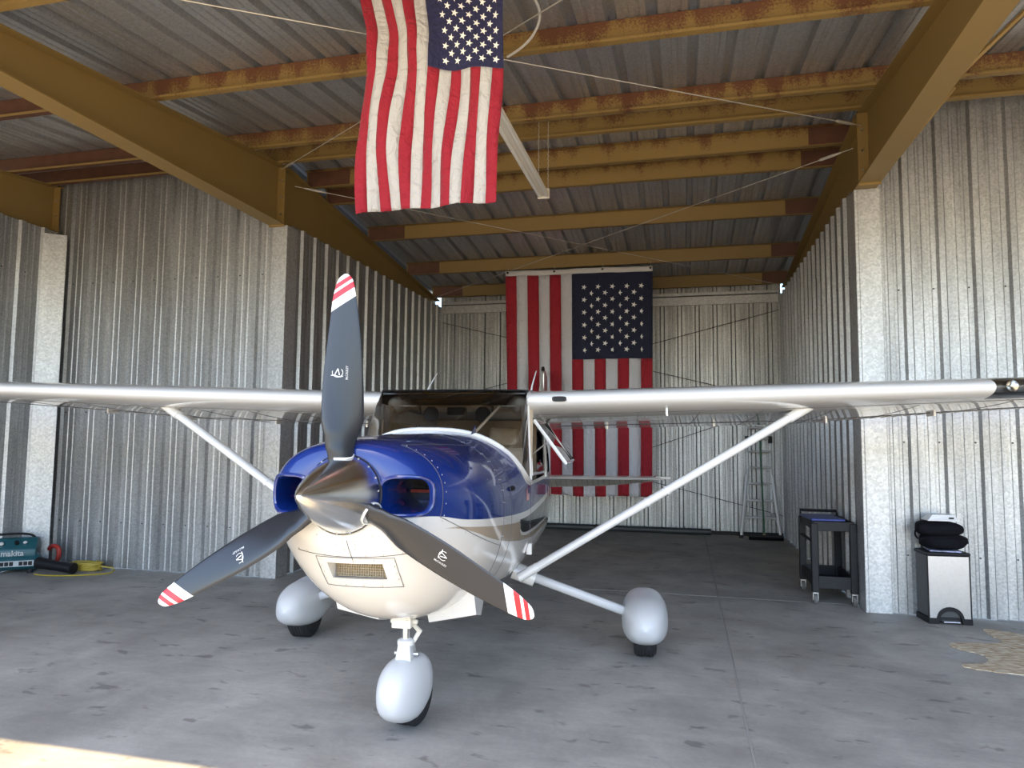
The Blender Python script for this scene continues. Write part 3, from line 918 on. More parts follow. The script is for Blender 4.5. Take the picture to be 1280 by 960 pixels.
for s in (-1, 1):
    m = MB()
    ls = [.56, .60, .9, 1.5, 2.1, 2.7, 3.3, 3.66]+([4.02] if s > 0 else [4.02])+[4.6, 5.1, 5.38, 5.46]
    for i in range(len(ls)-1):
        la, lb = ls[i], ls[i+1]
        r = [wsec(s*la), wsec(s*lb)]
        n = len(r[0])
        if abs(la-3.66) < 1e-6 and s > 0:
            # landing light bay: leave the nose open
            keep = [k for k in range(n-1) if not (19 <= k <= 31)]
            vs = r[0]+r[1]
            m.add(vs, [(k, k+1, n+k+1, n+k) for k in keep])
        else:
            m.loft(r, closed=True, cap=False)
    tip = wsec(s*5.46); m.add(tip, [tuple(range(len(tip)))])
    w = part(m, 'wing', WHITE_W, smooth=True, sharp=60)
    # root fairing lip
    part(MB().tube([p+Vector((-s*.004, 0, 0)) for p in wsec(s*.56)], .010, 6), 'root_fairing', WHITE, w, smooth=True)
    # control surface gaps, stringer seams and flap
    def under(l0, l1, x, r=.002, nm='panel_seam'):
        q = MB(); q.tube([wing_pt(s*lerp(l0, l1, i/20), x, True, .0006) for i in range(21)], r, 5); part(q, nm, SEAMM, w)
    under(.66, 2.75, .72, .004, 'flap_gap'); under(2.8, 5.2, .77, .004, 'aileron_gap'); under(.6, 5.3, .17)
    for ll in (.9, 1.35, 1.8, 2.25, 2.75, 3.3, 3.9, 4.5):
        q = MB(); q.tube([wing_pt(s*ll, x/20, True, .0006) for x in range(4, 20)], .0018, 5); part(q, 'panel_seam', SEAMM, w)
    for ll in (1.1, 2.0, 2.9, 3.7):     # flap / aileron brackets
        p = wing_pt(s*ll, .76, True); part(MB().box(p.x-.008, p.x+.008, p.y-.05, p.y+.09, p.z-.03, p.z+.01), 'hinge_bracket', WHITE, w)
    # corrugated aileron skin
    q = MB()
    for k in range(26):
        l = s*(2.9+.088*k)
        q.tube([wing_pt(l, .79, True, .001), wing_pt(l, .97, True, .001)], .006, 5)
    part(q, 'aileron_beads', WHITE_W, w)['kind'] = 'stuff'
# landing light bay in the wing on the right of the picture
m = MB()
m.box(3.67, 4.01, 2.125, 2.135, 1.955, 2.04); part(m, 'light_bay', plain('bay_grey', (.10, .10, .10), .5), w)
for ll in (3.78, 3.92):
    m = MB(); m.lathe([(.008, 0), (.028, -.015), (.036, -.035), (.038, -.04)], (ll, 2.125, 1.997), 'Y', 20, cap=False)
    part(m, 'landing_light', CHROME, w, smooth=True)
m = MB(); ra, rb = wsec(3.66), wsec(4.02); n = len(ra)
m.add(ra[19:33]+rb[19:33], [(k, k+1, 14+k+1, 14+k) for k in range(13)])
part(m, 'light_cover', GLASS, w, smooth=True)
# vent inlet in the leading edge
m = MB()
m.loft([[(p[0], a, p[1]) for p in rrect(.79, 1.905, .042, .015, 4, 24, k)] for a, k in ((1.994, 1.25), (1.996, 1.0), (2.05, .9))], cap=False)
part(m, 'vent_rim', plain('black_vent_rim', (.02, .02, .02), .5), w)
m = MB(); m.prism(rrect(.79, 1.905, .044, .017, 4, 24), lambda a, b: (a, 1.998, b), lambda a, b: (a, 2.04, b)); part(m, 'vent_inlet', BLACK, w)
# tie-down / drain probe under the leading part
m = MB(); p = wing_pt(1.55, .10); m.tube([p+Vector((0, 0, .01)), p+Vector((0, 0, -.05))], .008, 8); m.tube([p+Vector((0, -.05, -.05)), p+Vector((0, .03, -.05))], .008, 8)
part(m, 'pitot_tube', WHITE, w, smooth=True)
# cabin roof between the wings
m = MB(); ra = wsec(-.57); rb = wsec(.57); n = len(ra); up = 24
m.loft([ra[:up], [Vector((0, p.y, p.z+.004)) for p in ra[:up]], rb[:up]], closed=False, cap=False)
part(m, 'cabin_roof', WHITE, smooth=True, solid=.006)
m = MB(); m.box(-.53, .53, 2.14, 3.4, 1.855, 1.865); part(m, 'headliner', TANIN)
m = MB(); m.box(-.555, .555, 2.05, 2.10, 1.955, 1.975); part(m, 'roof_bow', BLACK)
# cabin side frames
for s in (-1, 1):
    def sp(a, z, o=0.0):
        zz0, zz1 = 1.31, 1.85
        return Vector((s*(lerp(.582, .555, (z-zz0)/(zz1-zz0))+o-.07*max(0, a-3.0)/.6), a, z))
    for pa_, pb_, pr_ in ((sp(2.05, 1.30), sp(2.06, 1.84), .018), (sp(2.98, 1.30), sp(2.98, 1.74), .024), (sp(3.60, 1.30), sp(3.66, 1.70), .035)):
        part(MB().tube([pa_, pb_], pr_, 8, flat=.6), 'window_post', WHITE, smooth=True)
    m = MB(); m.loft([[sp(a, z0_, o) for (z0_, o) in ((1.755-.03*(a-2), .0), (1.87-.05*(a-2), -.0), (1.87-.05*(a-2), -.02), (1.755-.03*(a-2), -.02))] for a in (2.03, 2.5, 3.0, 3.66)])
    part(m, 'door_header', WHITE)
    m = MB(); m.add([sp(3.01, 1.32), sp(3.58, 1.33), sp(3.58, 1.72), sp(3.01, 1.74)], [(0, 1, 2, 3)]); part(m, 'rear_side_window', GLASS_D)
    # hinged-open window on each door
    w0 = part(MB().tube([sp(2.10, 1.75), sp(2.10, 1.36), sp(2.9, 1.345), sp(2.94, 1.74), sp(2.10, 1.75)], .013, 6), 'window_frame', WHITE, smooth=True)
    if s > 0:
        m = MB()
        hz_ = 1.765
        def ow(a, d): # pane hinged at the top, swung out ~45 deg
            return Vector((.585+d*.60, a, hz_-d*.80))
        fr_pts = [ow(2.14, .02), ow(2.14, .40), ow(2.84, .40), ow(2.84, .02), ow(2.14, .02)]
        fo_ = part(MB().tube(fr_pts, .014, 6), 'open_window_frame', WHITE, smooth=True)
        m = MB(); m.add(fr_pts[:4], [(0, 1, 2, 3)]); part(m, 'open_window_pane', GLASS_D, fo_)
        part(MB().tube([sp(2.13, 1.50), ow(2.14, .20)], .006, 6), 'window_stay', STEEL, fo_)
    else:
        m = MB(); m.add([sp(2.12, 1.36), sp(2.92, 1.35), sp(2.92, 1.73), sp(2.12, 1.74)], [(0, 1, 2, 3)]); part(m, 'door_window', GLASS_D)
# rear deck and window behind the wing
m = MB()
m.loft([[(-.50, 3.64, 1.72), (-.25, 3.64, 1.83), (.25, 3.64, 1.83), (.50, 3.64, 1.72)], [(-.40, 4.15, 1.52), (-.2, 4.15, 1.64), (.2, 4.15, 1.64), (.40, 4.15, 1.52)]], closed=False, cap=False)
# cabin interior
m = MB(); m.box(-.40, .40, 1.50, 3.3, .66, .69); part(m, 'cabin_floor', DARKIN)
m = MB(); m.loft([[(-.47, 1.52, 1.50), (.47, 1.52, 1.50), (.47, 1.52, 1.0), (-.47, 1.52, 1.0)], [(-.50, 1.72, 1.47), (.50, 1.72, 1.47), (.50, 1.72, 1.0), (-.50, 1.72, 1.0)]]); part(m, 'instrument_panel', BLACK, bevel=.01)
for s in (-1, 1):
    seat = part(MB().box(s*.27-.22, s*.27+.22, 2.10, 2.60, .85, 1.02), 'seat', TANIN, bevel=.04)
    part(MB().box(s*.27-.21, s*.27+.21, 2.56, 2.68, .98, 1.55, rot=Matrix.Rotation(R(-10), 3, 'X')), 'seat_back', TANIN, seat, bevel=.04)
    part(MB().box(s*.27-.12, s*.27+.12, 2.66, 2.73, 1.56, 1.71), 'headrest', TANIN, seat, bevel=.03)
    # rounded trim at the wing root inside the screen
    m = MB(); rings = []
    for i in range(9):
        f = i/8; rr = .075*math.sin(PI*(.15+.8*f)); rings.append([Vector((s*(.53-.16*f), 2.16+.10*f+rr*math.cos(q*PI/6), 1.875+rr*math.sin(q*PI/6))) for q in range(12)])
    m.loft(rings); part(m, 'vent_housing', TANIN, smooth=True)
    part(MB().tube([(s*.535, 2.13, 1.86), (s*.545, 2.12, 1.7), (s*.55, 2.10, 1.5), (s*.55, 2.02, 1.36)], [.05, .04, .035, .03], 8), 'pillar_trim', TANIN, smooth=True)
    part(MB().tube([(s*.28, 2.12, 1.86), (s*.28, 2.14, 1.80)], .01, 6).lathe([(.055, -.006), (.06, 0), (.055, .006)], (s*.20, 2.16, 1.80), 'Y', 16), 'sun_visor', DARKIN)
part(MB().box(-.46, .46, 3.3, 3.34, .80, 1.78), 'rear_bulkhead', TANIN)
part(MB().tube([(.14, 1.90, 1.60), (.33, 2.15, 1.86)], .011, 8), 'cabin_diagonal', TANIN)  # pale tan diagonal line behind the windscreen, built as a thin tube
part(MB().box(-.07, .07, 2.12, 2.2, 1.79, 1.85), 'magnetic_compass', BLACK, bevel=.01)

# --- propeller
BLADE = new_mat('propeller_blade_paint')
bmat, nt, p = BLADE
tc = N(nt, 'ShaderNodeTexCoord'); sx = N(nt, 'ShaderNodeSeparateXYZ'); nt.links.new(tc.outputs['Object'], sx.inputs[0])
a_ = N(nt, 'ShaderNodeMath', operation='MULTIPLY'); nt.links.new(sx.outputs[0], a_.inputs[0]); a_.inputs[1].default_value = -.75
s_ = N(nt, 'ShaderNodeMath', operation='ADD'); nt.links.new(a_.outputs[0], s_.inputs[0]); nt.links.new(sx.outputs[2], s_.inputs[1])
cr_ = N(nt, 'ShaderNodeValToRGB'); cr_.color_ramp.interpolation = 'CONSTANT'
els = cr_.color_ramp.elements
els[0].position = 0; els[0].color = (.020, .022, .027, 1)
els[1].position = .865; els[1].color = (.80, .79, .77, 1)
for ps, c in ((.912, (.55, .02, .03, 1)), (.944, (.80, .79, .77, 1)), (.958, (.55, .02, .03, 1)), (.982, (.80, .79, .77, 1))):
    e = els.new(ps); e.color = c
nt.links.new(s_.outputs[0], cr_.inputs[0]); nt.links.new(cr_.outputs[0], p.inputs['Base Color'])
p.inputs['Roughness'].default_value = .27
BL = [(.12, .040, .040, .50, 50), (.17, .042, .040, .48, 50), (.21, .052, .042, .40, 48), (.26, .060, .055, .24, 44), (.33, .076, .078, .16, 38), (.435, .080, .081, .12, 31), (.54, .079, .079, .10, 26), (.685, .070, .071, .085, 21), (.79, .062, .061, .075, 18),
      (.88, .055, .050, .07, 16), (.94, .044, .040, .07, 15), (.975, .034, .032, .07, 15), (.993, .020, .022, .08, 15), (1.004, .006, .008, .1, 15)]
def blade_sec(r):
    le = smooth_interp(r, [(b[0], b[1]) for b in BL]); te = smooth_interp(r, [(b[0], b[2]) for b in BL])
    tk = smooth_interp(r, [(b[0], b[3]) for b in BL]); pa = R(smooth_interp(r, [(b[0], b[4]) for b in BL]))
    ch = (le+te)/math.cos(pa); return le, te, tk, pa, ch
def blade_pt(r, u, side):
    """u 0..1 LE->TE; side +1 front face"""
    le, te, tk, pa, ch = blade_sec(r)
    x = (-le/math.cos(pa))+u*ch
    h = tk*ch*.5*(2*math.sqrt(max(u*(1-u), 0)))**(1.0 if tk > .3 else .8)*(1.0 if tk > .3 else (1.25-.5*u))
    y = -side*h*(1.25 if side > 0 and tk < .3 else (.55 if tk < .3 else 1))
    c, s = math.cos(pa), math.sin(pa)
    # LE (x<0) forward (y<0): rotate so that x<0 gives y<0
    return Vector((x*c+y*-s, x*s+y*c, r))
def blade_front(x, r, off=.0012):
    le, te, tk, pa, ch = blade_sec(r)
    u = (x+le)/(le+te)
    lo, hi = 0.02, .98
    for _ in range(25):
        mid = (lo+hi)/2
        if blade_pt(r, mid, 1).x < x: lo = mid
        else: hi = mid
    q = blade_pt(r, lo, 1); return Vector((x, q.y-off, r))
HUBP = Vector((0, 0, 1.365))
TILT = R(2.5)
mb = MB(); rings = []
rs = sorted(set([b[0] for b in BL]+[.15, .19, .235, .29, .38, .49, .6, .64, .74, .835, .91, .96, .985]))
for r in rs:
    us = [.5*(1-math.cos(PI*i/12)) for i in range(13)]
    rings.append([blade_pt(r, u, 1) for u in us]+[blade_pt(r, u, -1) for u in us[::-1][1:-1]])
mb.loft(rings)
txt_v, txt_f = text_mesh('McCAULEY', .013, .0002, bold=.0004)
DECAL = plain('white_decal_print', (.80, .80, .80), .5)
def decal_curve(pts2, wd, m):
    """flat ribbon following the blade face"""
    P = [Vector((a, b)) for a, b in pts2]
    L_, R_ = [], []
    for i, p in enumerate(P):
        d = (P[min(i+1, len(P)-1)]-P[max(i-1, 0)]).normalized(); n = Vector((-d.y, d.x))
        L_.append(blade_front(*(p+n*wd/2))); R_.append(blade_front(*(p-n*wd/2)))
    k = len(P); m.add(L_+R_, [(i, i+1, k+i+1, k+i) for i in range(k-1)])
first = None
for k in range(3):
    bd = part(mb, 'blade', bmat, smooth=True, sharp=60)
    bd.location = HUBP
    ang = R(-.6)+k*2*PI/3
    bd.rotation_euler = (Matrix.Rotation(-TILT*0-R(1.0), 4, 'X') @ Matrix.Rotation(ang, 4, 'Y')).to_euler()
    m = MB(); cx, cz = -.019, .545
    decal_curve([(cx+.021*math.cos(t), cz+.021*math.sin(t)) for t in [R(-200+i*13) for i in range(20)]], .0022, m)
    decal_curve([(cx-.012, cz-.014), (cx+.001, cz+.018)], .003, m)
    decal_curve([(cx+.001, cz+.018), (cx+.008, cz-.012)], .0034, m)
    decal_curve([(cx-.026, cz-.014+.0*i) if i == 0 else (cx-.026+.006*i, cz-.016+.0035*math.sin(i*.8)) for i in range(9)], .0032, m)
    part(m, 'emblem', DECAL, bd)
    m = MB(); m.add([blade_front(.018-v.y, cz+.0+v.x) for v in txt_v], txt_f) if True else None
    part(m, 'maker_lettering', DECAL, bd)
# spinner
m = MB()
SP = [(.001, -.425), (.006, -.422), (.018, -.405), (.034, -.375), (.056, -.33), (.082, -.27), (.105, -.21), (.127, -.15), (.146, -.09), (.161, -.03), (.171, .0), (.178, .025), (.180, .035), (.17, .04)]
m.lathe([(r, h) for r, h in SP], (0, 0, 0), 'Y', 64)
spn = part(m, 'spinner', CHROME, smooth=True, sharp=70)
spn.location = HUBP; spn.rotation_euler = (-R(3.2), 0, 0)
m = MB(); m.lathe([(.181, .022), (.183, .026), (.183, .036), (.181, .040)], (0, 0, 0), 'Y', 64, cap=False); part(m, 'backplate_rim', STEEL, spn, smooth=True)
m = MB()
for q in range(18):
    a = q*PI/9; m.lathe([(.004, 0), (.0035, .002)], (0, 0, 0), 'Z', 6)
    n_ = 12
m = MB()
for q in range(18):
    a = q*PI/9+.1; c, s = math.cos(a), math.sin(a)
    m.tube([(c*.174, .012, s*.174), (c*.178, .012, s*.178)], .0045, 6)
o = part(m, 'spinner_screws', STEEL, spn); o['kind'] = 'stuff'
for k in range(3):
    ang = R(-.6)+k*2*PI/3
    m = MB(); rings = []
    for q in range(28):
        t = q*2*PI/28
        cxx, cyy = .053*math.cos(t), .053*math.sin(t)-.0
        hh = math.sqrt(max(.1665**2-(cxx*.9)**2, 0))-cyy*-.12*1
        rr = .1725+.30*cyy
        hh = math.sqrt(max((rr+.002)**2-cxx**2, 0))
        rings.append([Vector((cxx*(1+.06*math.cos(w)), cyy*(1+.06*math.cos(w)), hh+.004*math.sin(w))) for w in [i*PI/3 for i in range(6)]])
    rings.append(rings[0]); m.loft(rings, cap=False)
    cf = part(m, 'blade_cuff', WHITE, smooth=True); cf.location = HUBP
    cf.rotation_euler = (Matrix.Rotation(-R(2), 4, 'X') @ Matrix.Rotation(ang, 4, 'Y')).to_euler()

# --- struts
def foil_tube(p, q, chord, th, seg=20):
    """streamlined strut, chord along the aircraft's y"""
    p, q = Vector(p), Vector(q); d = (q-p).normalized(); y = Vector((0, 1, 0)); y = (y-d*y.dot(d)).normalized(); x = d.cross(y)
    rings = []
    for f, k in ((0, .7), (.02, 1), (.98, 1), (1, .7)):
        c = p.lerp(q, f); ring = []
        for i in range(seg):
            t = 2*PI*i/seg
            ring.append(c+y*(chord/2*math.cos(t)*k)+x*(th/2*math.sin(t)*(1+.35*-math.cos(t))*k))
        rings.append(ring)
    return MB().loft(rings)
for s in (-1, 1):
    p0 = Vector((s*.53, 2.12, .64)); p1 = Vector((s*2.56, 2.38, 1.865))
    st_ = part(foil_tube(p0, p1, .135, .058), 'wing_strut', WHITE, smooth=True)
    part(foil_tube(p1+(p0-p1)*.07, p1+(p1-p0)*.012, .15, .070), 'upper_cuff', WHITE, st_, smooth=True)
    part(foil_tube(p0-(p1-p0)*.02, p0+(p1-p0)*.05, .140, .064), 'lower_cuff', WHITE, st_, smooth=True)
    for f in (.43, .50):
        c = p0.lerp(p1, f); part(foil_tube(c-(p1-p0)*.004, c+(p1-p0)*.004, .145, .068), 'strut_clamp', WHITE, st_)
    # main gear
    g0 = Vector((s*.50, 2.36, .60)); g1 = Vector((.03+s*1.24, 2.47, .325))
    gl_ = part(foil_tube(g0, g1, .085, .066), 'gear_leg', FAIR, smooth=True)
    part(foil_tube(g0-(g1-g0)*.12, g0+(g1-g0)*.10, .20, .12), 'leg_fairing', WHITE, gl_, smooth=True)
    part(MB().tube([g1-(g1-g0)*.02, g1+(g1-g0)*.06], .026, 10), 'axle', STEEL, gl_)
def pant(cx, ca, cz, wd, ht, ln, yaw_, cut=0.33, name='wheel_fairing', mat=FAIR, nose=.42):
    """egg shaped spat; front at -y"""
    m = MB(); rings = []
    K = 22
    for i in range(K+1):
        f = i/K
        x = -nose+(1)*f                       # -nose..1-nose
        if f < nose: e = math.sqrt(max(1-((nose-f)/nose)**2, 0))
        else: e = math.cos(PI/2*((f-nose)/(1-nose))**1.5)**.9
        e = max(e, .012)
        zc = lerp(0, .06*ln, max(0, (f-nose)/(1-nose)))
        ring = []
        for q in range(28):
            t = 2*PI*q/28; c, s = math.cos(t), math.sin(t)
            n = 2.5
            hz_ = ht/2*e*math.copysign(abs(s)**(2/n), s)
            if s < 0: hz_ *= (1-cut*.45*max(0, -s)-.42*max(0, f-nose)/(1-nose))
            ring.append(Vector((wd/2*e*math.copysign(abs(c)**(2/n), c), x*ln, hz_+zc)))
        rings.append(ring)
    m.loft(rings)
    o = part(m, name, mat, smooth=True, sharp=70)
    o.location = (cx, ca, cz); o.rotation_euler = (0, 0, yaw_)
    return o
def tyre(cx, ca, r, wd, yaw_):
    m = MB()
    prof_ = [(r*.5, -wd*.42), (r*.72, -wd*.5), (r*.88, -wd*.47), (r*.965, -wd*.36)]
    g_ = [-.30, -.15, 0, .15, .30]
    pr = []
    for q in g_:
        pr += [(r*.995, (q-.055)*wd), (r*.968, (q-.03)*wd), (r*.968, (q+.03)*wd), (r*.995, (q+.055)*wd)]
    pr = prof_+pr+[(a, -b) for a, b in prof_[::-1]]
    m.lathe(pr, (0, 0, 0), 'X', 40)
    o = part(m, 'tyre', RUBBER, smooth=True, sharp=25); o.location = (cx, ca, r-.004); o.rotation_euler = (0, 0, yaw_)
    part(MB().lathe([(r*.1, -wd*.3), (r*.5, -wd*.38), (r*.5, wd*.38), (r*.1, wd*.3)], (0, 0, 0), 'X', 24), 'wheel_hub', FAIR, o, smooth=True)
    return o
for s in (-1, 1):
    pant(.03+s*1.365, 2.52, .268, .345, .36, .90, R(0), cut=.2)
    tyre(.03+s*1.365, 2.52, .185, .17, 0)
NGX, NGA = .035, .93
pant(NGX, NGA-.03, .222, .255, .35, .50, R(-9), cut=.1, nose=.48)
tyre(NGX+.01, NGA+.06, .165, .14, R(-9))
# nose leg
ng = part(MB().tube([(NGX, .90, .44), (NGX-.0, .885, .63)], .022, 16), 'oleo_strut', CHROME2, smooth=True)
part(MB().loft([[(NGX+x*k, .90+y*k*1.3, z) for x, y in ((-.055, -.05), (.055, -.05), (.055, .06), (-.055, .06))] for z, k in ((.36, .95), (.44, .74), (.475, .66))]), 'fork_fairing', FAIR, ng, bevel=.012, smooth=True)
part(MB().lathe([(.03, .460), (.048, .462), (.048, .488), (.026, .498)], (NGX, .895, 0), 'Z', 16), 'lower_collar', WHITE, ng, smooth=True)
part(MB().box(NGX-.055, NGX+.055, .80, .90, .572, .625).tube([(NGX-.075, .85, .60), (NGX+.08, .85, .60)], .014, 8).box(NGX-.05, NGX-.015, .80, .86, .61, .67).box(NGX+.02, NGX+.05, .80, .86, .61, .67), 'upper_collar', FXW, ng, bevel=.006)
part(MB().tube([(NGX+.045, .87, .585), (NGX+.068, .93, .53), (NGX+.04, .91, .475)], [.012, .016, .012], 8), 'torque_link', FXW, ng)
part(MB().tube([(NGX-.065, .90, .41), (NGX+.075, .90, .41)], .012, 8), 'axle_bolt', STEEL, ng)

# --- tail
def slab(mb, pts_root, pts_tip, th): pass
for s in (-1, 1):
    m = MB(); rings = []
    for l, ch, le in ((.10, .62, 6.22), (1.0, .52, 6.34), (1.70, .42, 6.45), (1.78, .30, 6.53)):
        rings.append([Vector((s*l, le+x, 1.10+z+.0)) for x, z in airfoil(ch, .10, 10)])
    m.loft(rings, cap=True); hs_ = part(m, 'horizontal_stabiliser', WHITE, smooth=True, sharp=60)
    m = MB(); rings = []
    e0 = R(24)
    for l, ch, le in ((.12, .50, 6.80), (1.0, .40, 6.84), (1.62, .20, 6.86)):
        rings.append([Vector((s*l, le+x*math.cos(e0)+z*math.sin(e0), 1.12-x*math.sin(e0)+z*math.cos(e0))) for x, z in airfoil(ch, .07, 8)])
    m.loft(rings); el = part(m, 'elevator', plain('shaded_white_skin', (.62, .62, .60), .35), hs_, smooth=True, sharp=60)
    m = MB()
    for q in range(18):
        l = .2+q*.075; ch = lerp(.5, .24, (l-.12)/1.5)
        m.tube([(s*l, 6.83, 1.085), (s*l, 6.82+ch*.92*math.cos(e0), 1.105-ch*.92*math.sin(e0))], .005, 4)
    part(m, 'skin_beads', WHITE, el)['kind'] = 'stuff'
    part(MB().box(min(s*1.64, s*1.84), max(s*1.64, s*1.84), 6.50, 6.90, 1.10, 1.135), 'balance_horn', WHITE, hs_, bevel=.012)
m = MB(); rings = []
for z, ch, le in ((1.30, 1.5, 6.0), (1.6, 1.15, 6.55), (2.2, .85, 7.15), (2.62, .66, 7.5), (2.67, .45, 7.65)):
    rings.append([Vector((z2, le+x, z)) for x, z2 in [(q[0], q[1]-0.02*0) for q in airfoil(ch, .09, 10)]])
m.loft(rings); fin = part(m, 'vertical_fin', WHITE, smooth=True, sharp=60)
part(MB().tube([(0.01, 7.62, 2.66), (0.01, 7.62, 2.72)], [.03, .02], 10), 'beacon', BLACK, fin)
part(MB().box(.03, .045, 7.45, 7.9, 2.35, 2.60), 'rudder_plate', STEEL, fin)
# antennas
for (l, a, dx) in ((-.42, 2.75, .045), (.50, 2.60, .02)):
    part(MB().tube([(l, a, 1.97), (l+dx*.3, a+.05, 2.05), (l+dx, a+.2, 2.185)], [.010, .007, .004], 8), 'antenna', WHITE, smooth=True)
# flag sticker on the side of the fuselage, step, door hinge
def side_pt(a, z, off=.0015):
    lo, hi = -PI/2, PI/2
    for _ in range(40):
        mid = (lo+hi)/2
        if prof(a, mid).z < z: lo = mid
        else: hi = mid
    return prof(a, lo, off)
a0, z0 = 1.86, 1.235
m = MB()
for k in range(7):
    zz0, zz1 = 1.19, 1.275
    aa, ab = 1.85+.018*k, 1.85+.018*(k+1)
    m.add([side_pt(aa, zz0), side_pt(ab, zz0), side_pt(ab, zz1), side_pt(aa, zz1)], [(0, 1, 2, 3)], k % 2)
m.add([side_pt(1.90, 1.235, .003), side_pt(1.976, 1.235, .003), side_pt(1.976, 1.275, .003), side_pt(1.90, 1.275, .003)], [(0, 1, 2, 3)], 2)
part(m, 'flag_sticker', [plain('sticker_red', (.55, .03, .04), .4), plain('sticker_white', (.8, .8, .8), .4), plain('sticker_blue', (.02, .03, .15), .4)], fus)
m = MB(); m.tube([side_pt(1.30, 1.31), side_pt(1.33, 1.31, .012)], .016, 10)
part(m, 'static_port', BLACK, fus)
for s in (-1, 1):
    m = MB(); q = side_pt(2.14, .83, .0); m.box(q.x-.01, q.x+.03, 2.12, 2.16, .78, .86); ob = part(m, 'door_hinge', WHITE, fus, bevel=.005)
    if s < 0: ob.scale = (-1, 1, 1)
def fus_seam(pts): m = MB(); m.tube(pts, .0016, 5); part(m, 'panel_seam', SEAMM, fus)
for s in (1, -1):
    P = [prof(1.30, R(lerp(-70, 60, i/30)), .0005) for i in range(31)]
    P2 = [prof(2.06, R(lerp(-45, 25, i/30)), .0005) for i in range(31)]
    for Q in (P, P2): fus_seam([Vector((p.x*s, p.y, p.z)) for p in Q])

# ================================================================== THINGS ON THE FLOOR
# --- step bin
bx = thing('step_bin', 'tall brushed steel pedal bin with black rim and base by the right wall', 'bin', (2.29, 7.28, 0), R(6))
BR = plain('brushed_steel_bin', (.60, .60, .62), .34, metal=.9, noise=.04, nscale=40)
part(MB().box(-.175, .175, -.125, .115, .05, .60), 'body', plain('dark_grey_bin_side', (.055, .058, .062), .45), bx, bevel=.012)
fp = MB()
poly = [(-.175, .595), (-.175, .045), (-.115, .045)]+[(.105*math.cos(t)-.0, .045+.10*math.sin(t)) for t in [R(180-i*15) for i in range(13)]][1:-1]+[(.115, .045), (.175, .045), (.175, .595)]
fp.prism(poly, lambda a, b: (a, -.133, b), lambda a, b: (a, -.124, b)); part(fp, 'front_panel', BR, bx)
bs = MB()
poly = [(-.182, .0), (-.182, .052), (-.115, .052)]+[(.112*math.cos(t), .052+.10*math.sin(t)) for t in [R(180-i*15) for i in range(13)]][1:-1]+[(.115, .052), (.182, .052), (.182, 0), (.10, 0)]+[(.095*math.cos(t), .03+.085*math.sin(t)) for t in [R(i*15) for i in range(13)]]+[(-.10, 0)]
bs.prism(poly, lambda a, b: (a, -.142, b), lambda a, b: (a, -.128, b)); bs.box(-.182, -.172, -.14, .125, 0, .05); bs.box(.172, .182, -.14, .125, 0, .05); bs.box(-.182, .182, .115, .125, 0, .05)
bs.box(-.10, .10, -.124, -.118, .02, .14)
part(bs, 'base', BLACK, bx)
part(MB().box(-.187, .187, -.145, .13, .60, .632), 'lid', BLACK, bx, bevel=.012)
part(MB().box(-.07, .07, -.172, -.118, .018, .032), 'pedal', BR, bx, bevel=.006)
part(MB().box(-.181, -.172, -.138, -.126, .05, .60).box(.172, .181, -.138, -.126, .05, .60), 'edge_strip', BLACK, bx)
mg = MB(); mg.box(-.12, .13, -.11, .09, 0, .012)
mg_o = mg.build('magazine', plain('magazine_cover_blue', (.22, .25, .38), .3, noise=.6, nscale=22), None, bevel=.002, loc=(2.29, 7.26, .634)); mg_o.rotation_euler = (0, 0, R(-4))
tag(mg_o, 'glossy magazine lying between the bin lid and the black bag', 'magazine')
# --- black bag (soft folded)
def soft(rx, ry, rz, n, seed, amp, c=(0, 0, 0)):
    rnd = random.Random(seed); ph = [rnd.uniform(0, 6) for _ in range(8)]
    rings = []
    for i in range(13):
        f = PI*(i+.001)/12.002-PI/2; ring = []
        for q in range(28):
            t = 2*PI*q/28
            cx_ = math.copysign(abs(math.cos(f))**(2/n), math.cos(f)); sz = math.copysign(abs(math.sin(f))**(2/n), math.sin(f))
            k = 1+amp*(math.sin(3*t+ph[0]+2*f)+.6*math.sin(5*t+ph[1]-3*f)+.4*math.sin(9*t+ph[2]))
            x_ = rx*cx_*math.copysign(abs(math.cos(t))**(2/n), math.cos(t))*k; y_ = ry*cx_*math.copysign(abs(math.sin(t))**(2/n), math.sin(t))*k
            ring.append(Vector((c[0]+x_, c[1]+y_, c[2]+rz*sz*(1+amp*math.sin(2*t+ph[3])))))
        rings.append(ring)
    return MB().loft(rings)
bag = thing('folded_bag', 'black soft fabric bag folded on top of the pedal bin', 'bag', (2.27, 7.27, .652), R(4))
CLOTH = plain('black_nylon', (.006, .006, .009), .85, bump=.6, nscale=22, spec=.15)
part(soft(.185, .12, .070, 3.2, 3, .06, (.03, 0, .068)), 'lower_fold', CLOTH, bag, smooth=True, sharp=80)
part(soft(.19, .12, .066, 3.0, 11, .06, (-.01, 0, .180)), 'upper_fold', CLOTH, bag, smooth=True, sharp=80)
part(MB().tube(smoothpath([(-.20, -.02, .16), (-.215, -.05, .12), (-.19, -.08, .09), (-.1, -.125, .11), (.05, -.13, .115), (.16, -.11, .10)]), .008, 6), 'strap', CLOTH, bag)
part(MB().add([(.19, .0, .06), (.245, -.02, .075), (.18, .02, .02), (.15, -.05, .03)], [(0, 1, 2), (0, 1, 3), (1, 2, 3), (0, 2, 3)]) or MB().box(.17, .235, -.04, .03, .05, .07), 'corner_flap', CLOTH, bag)
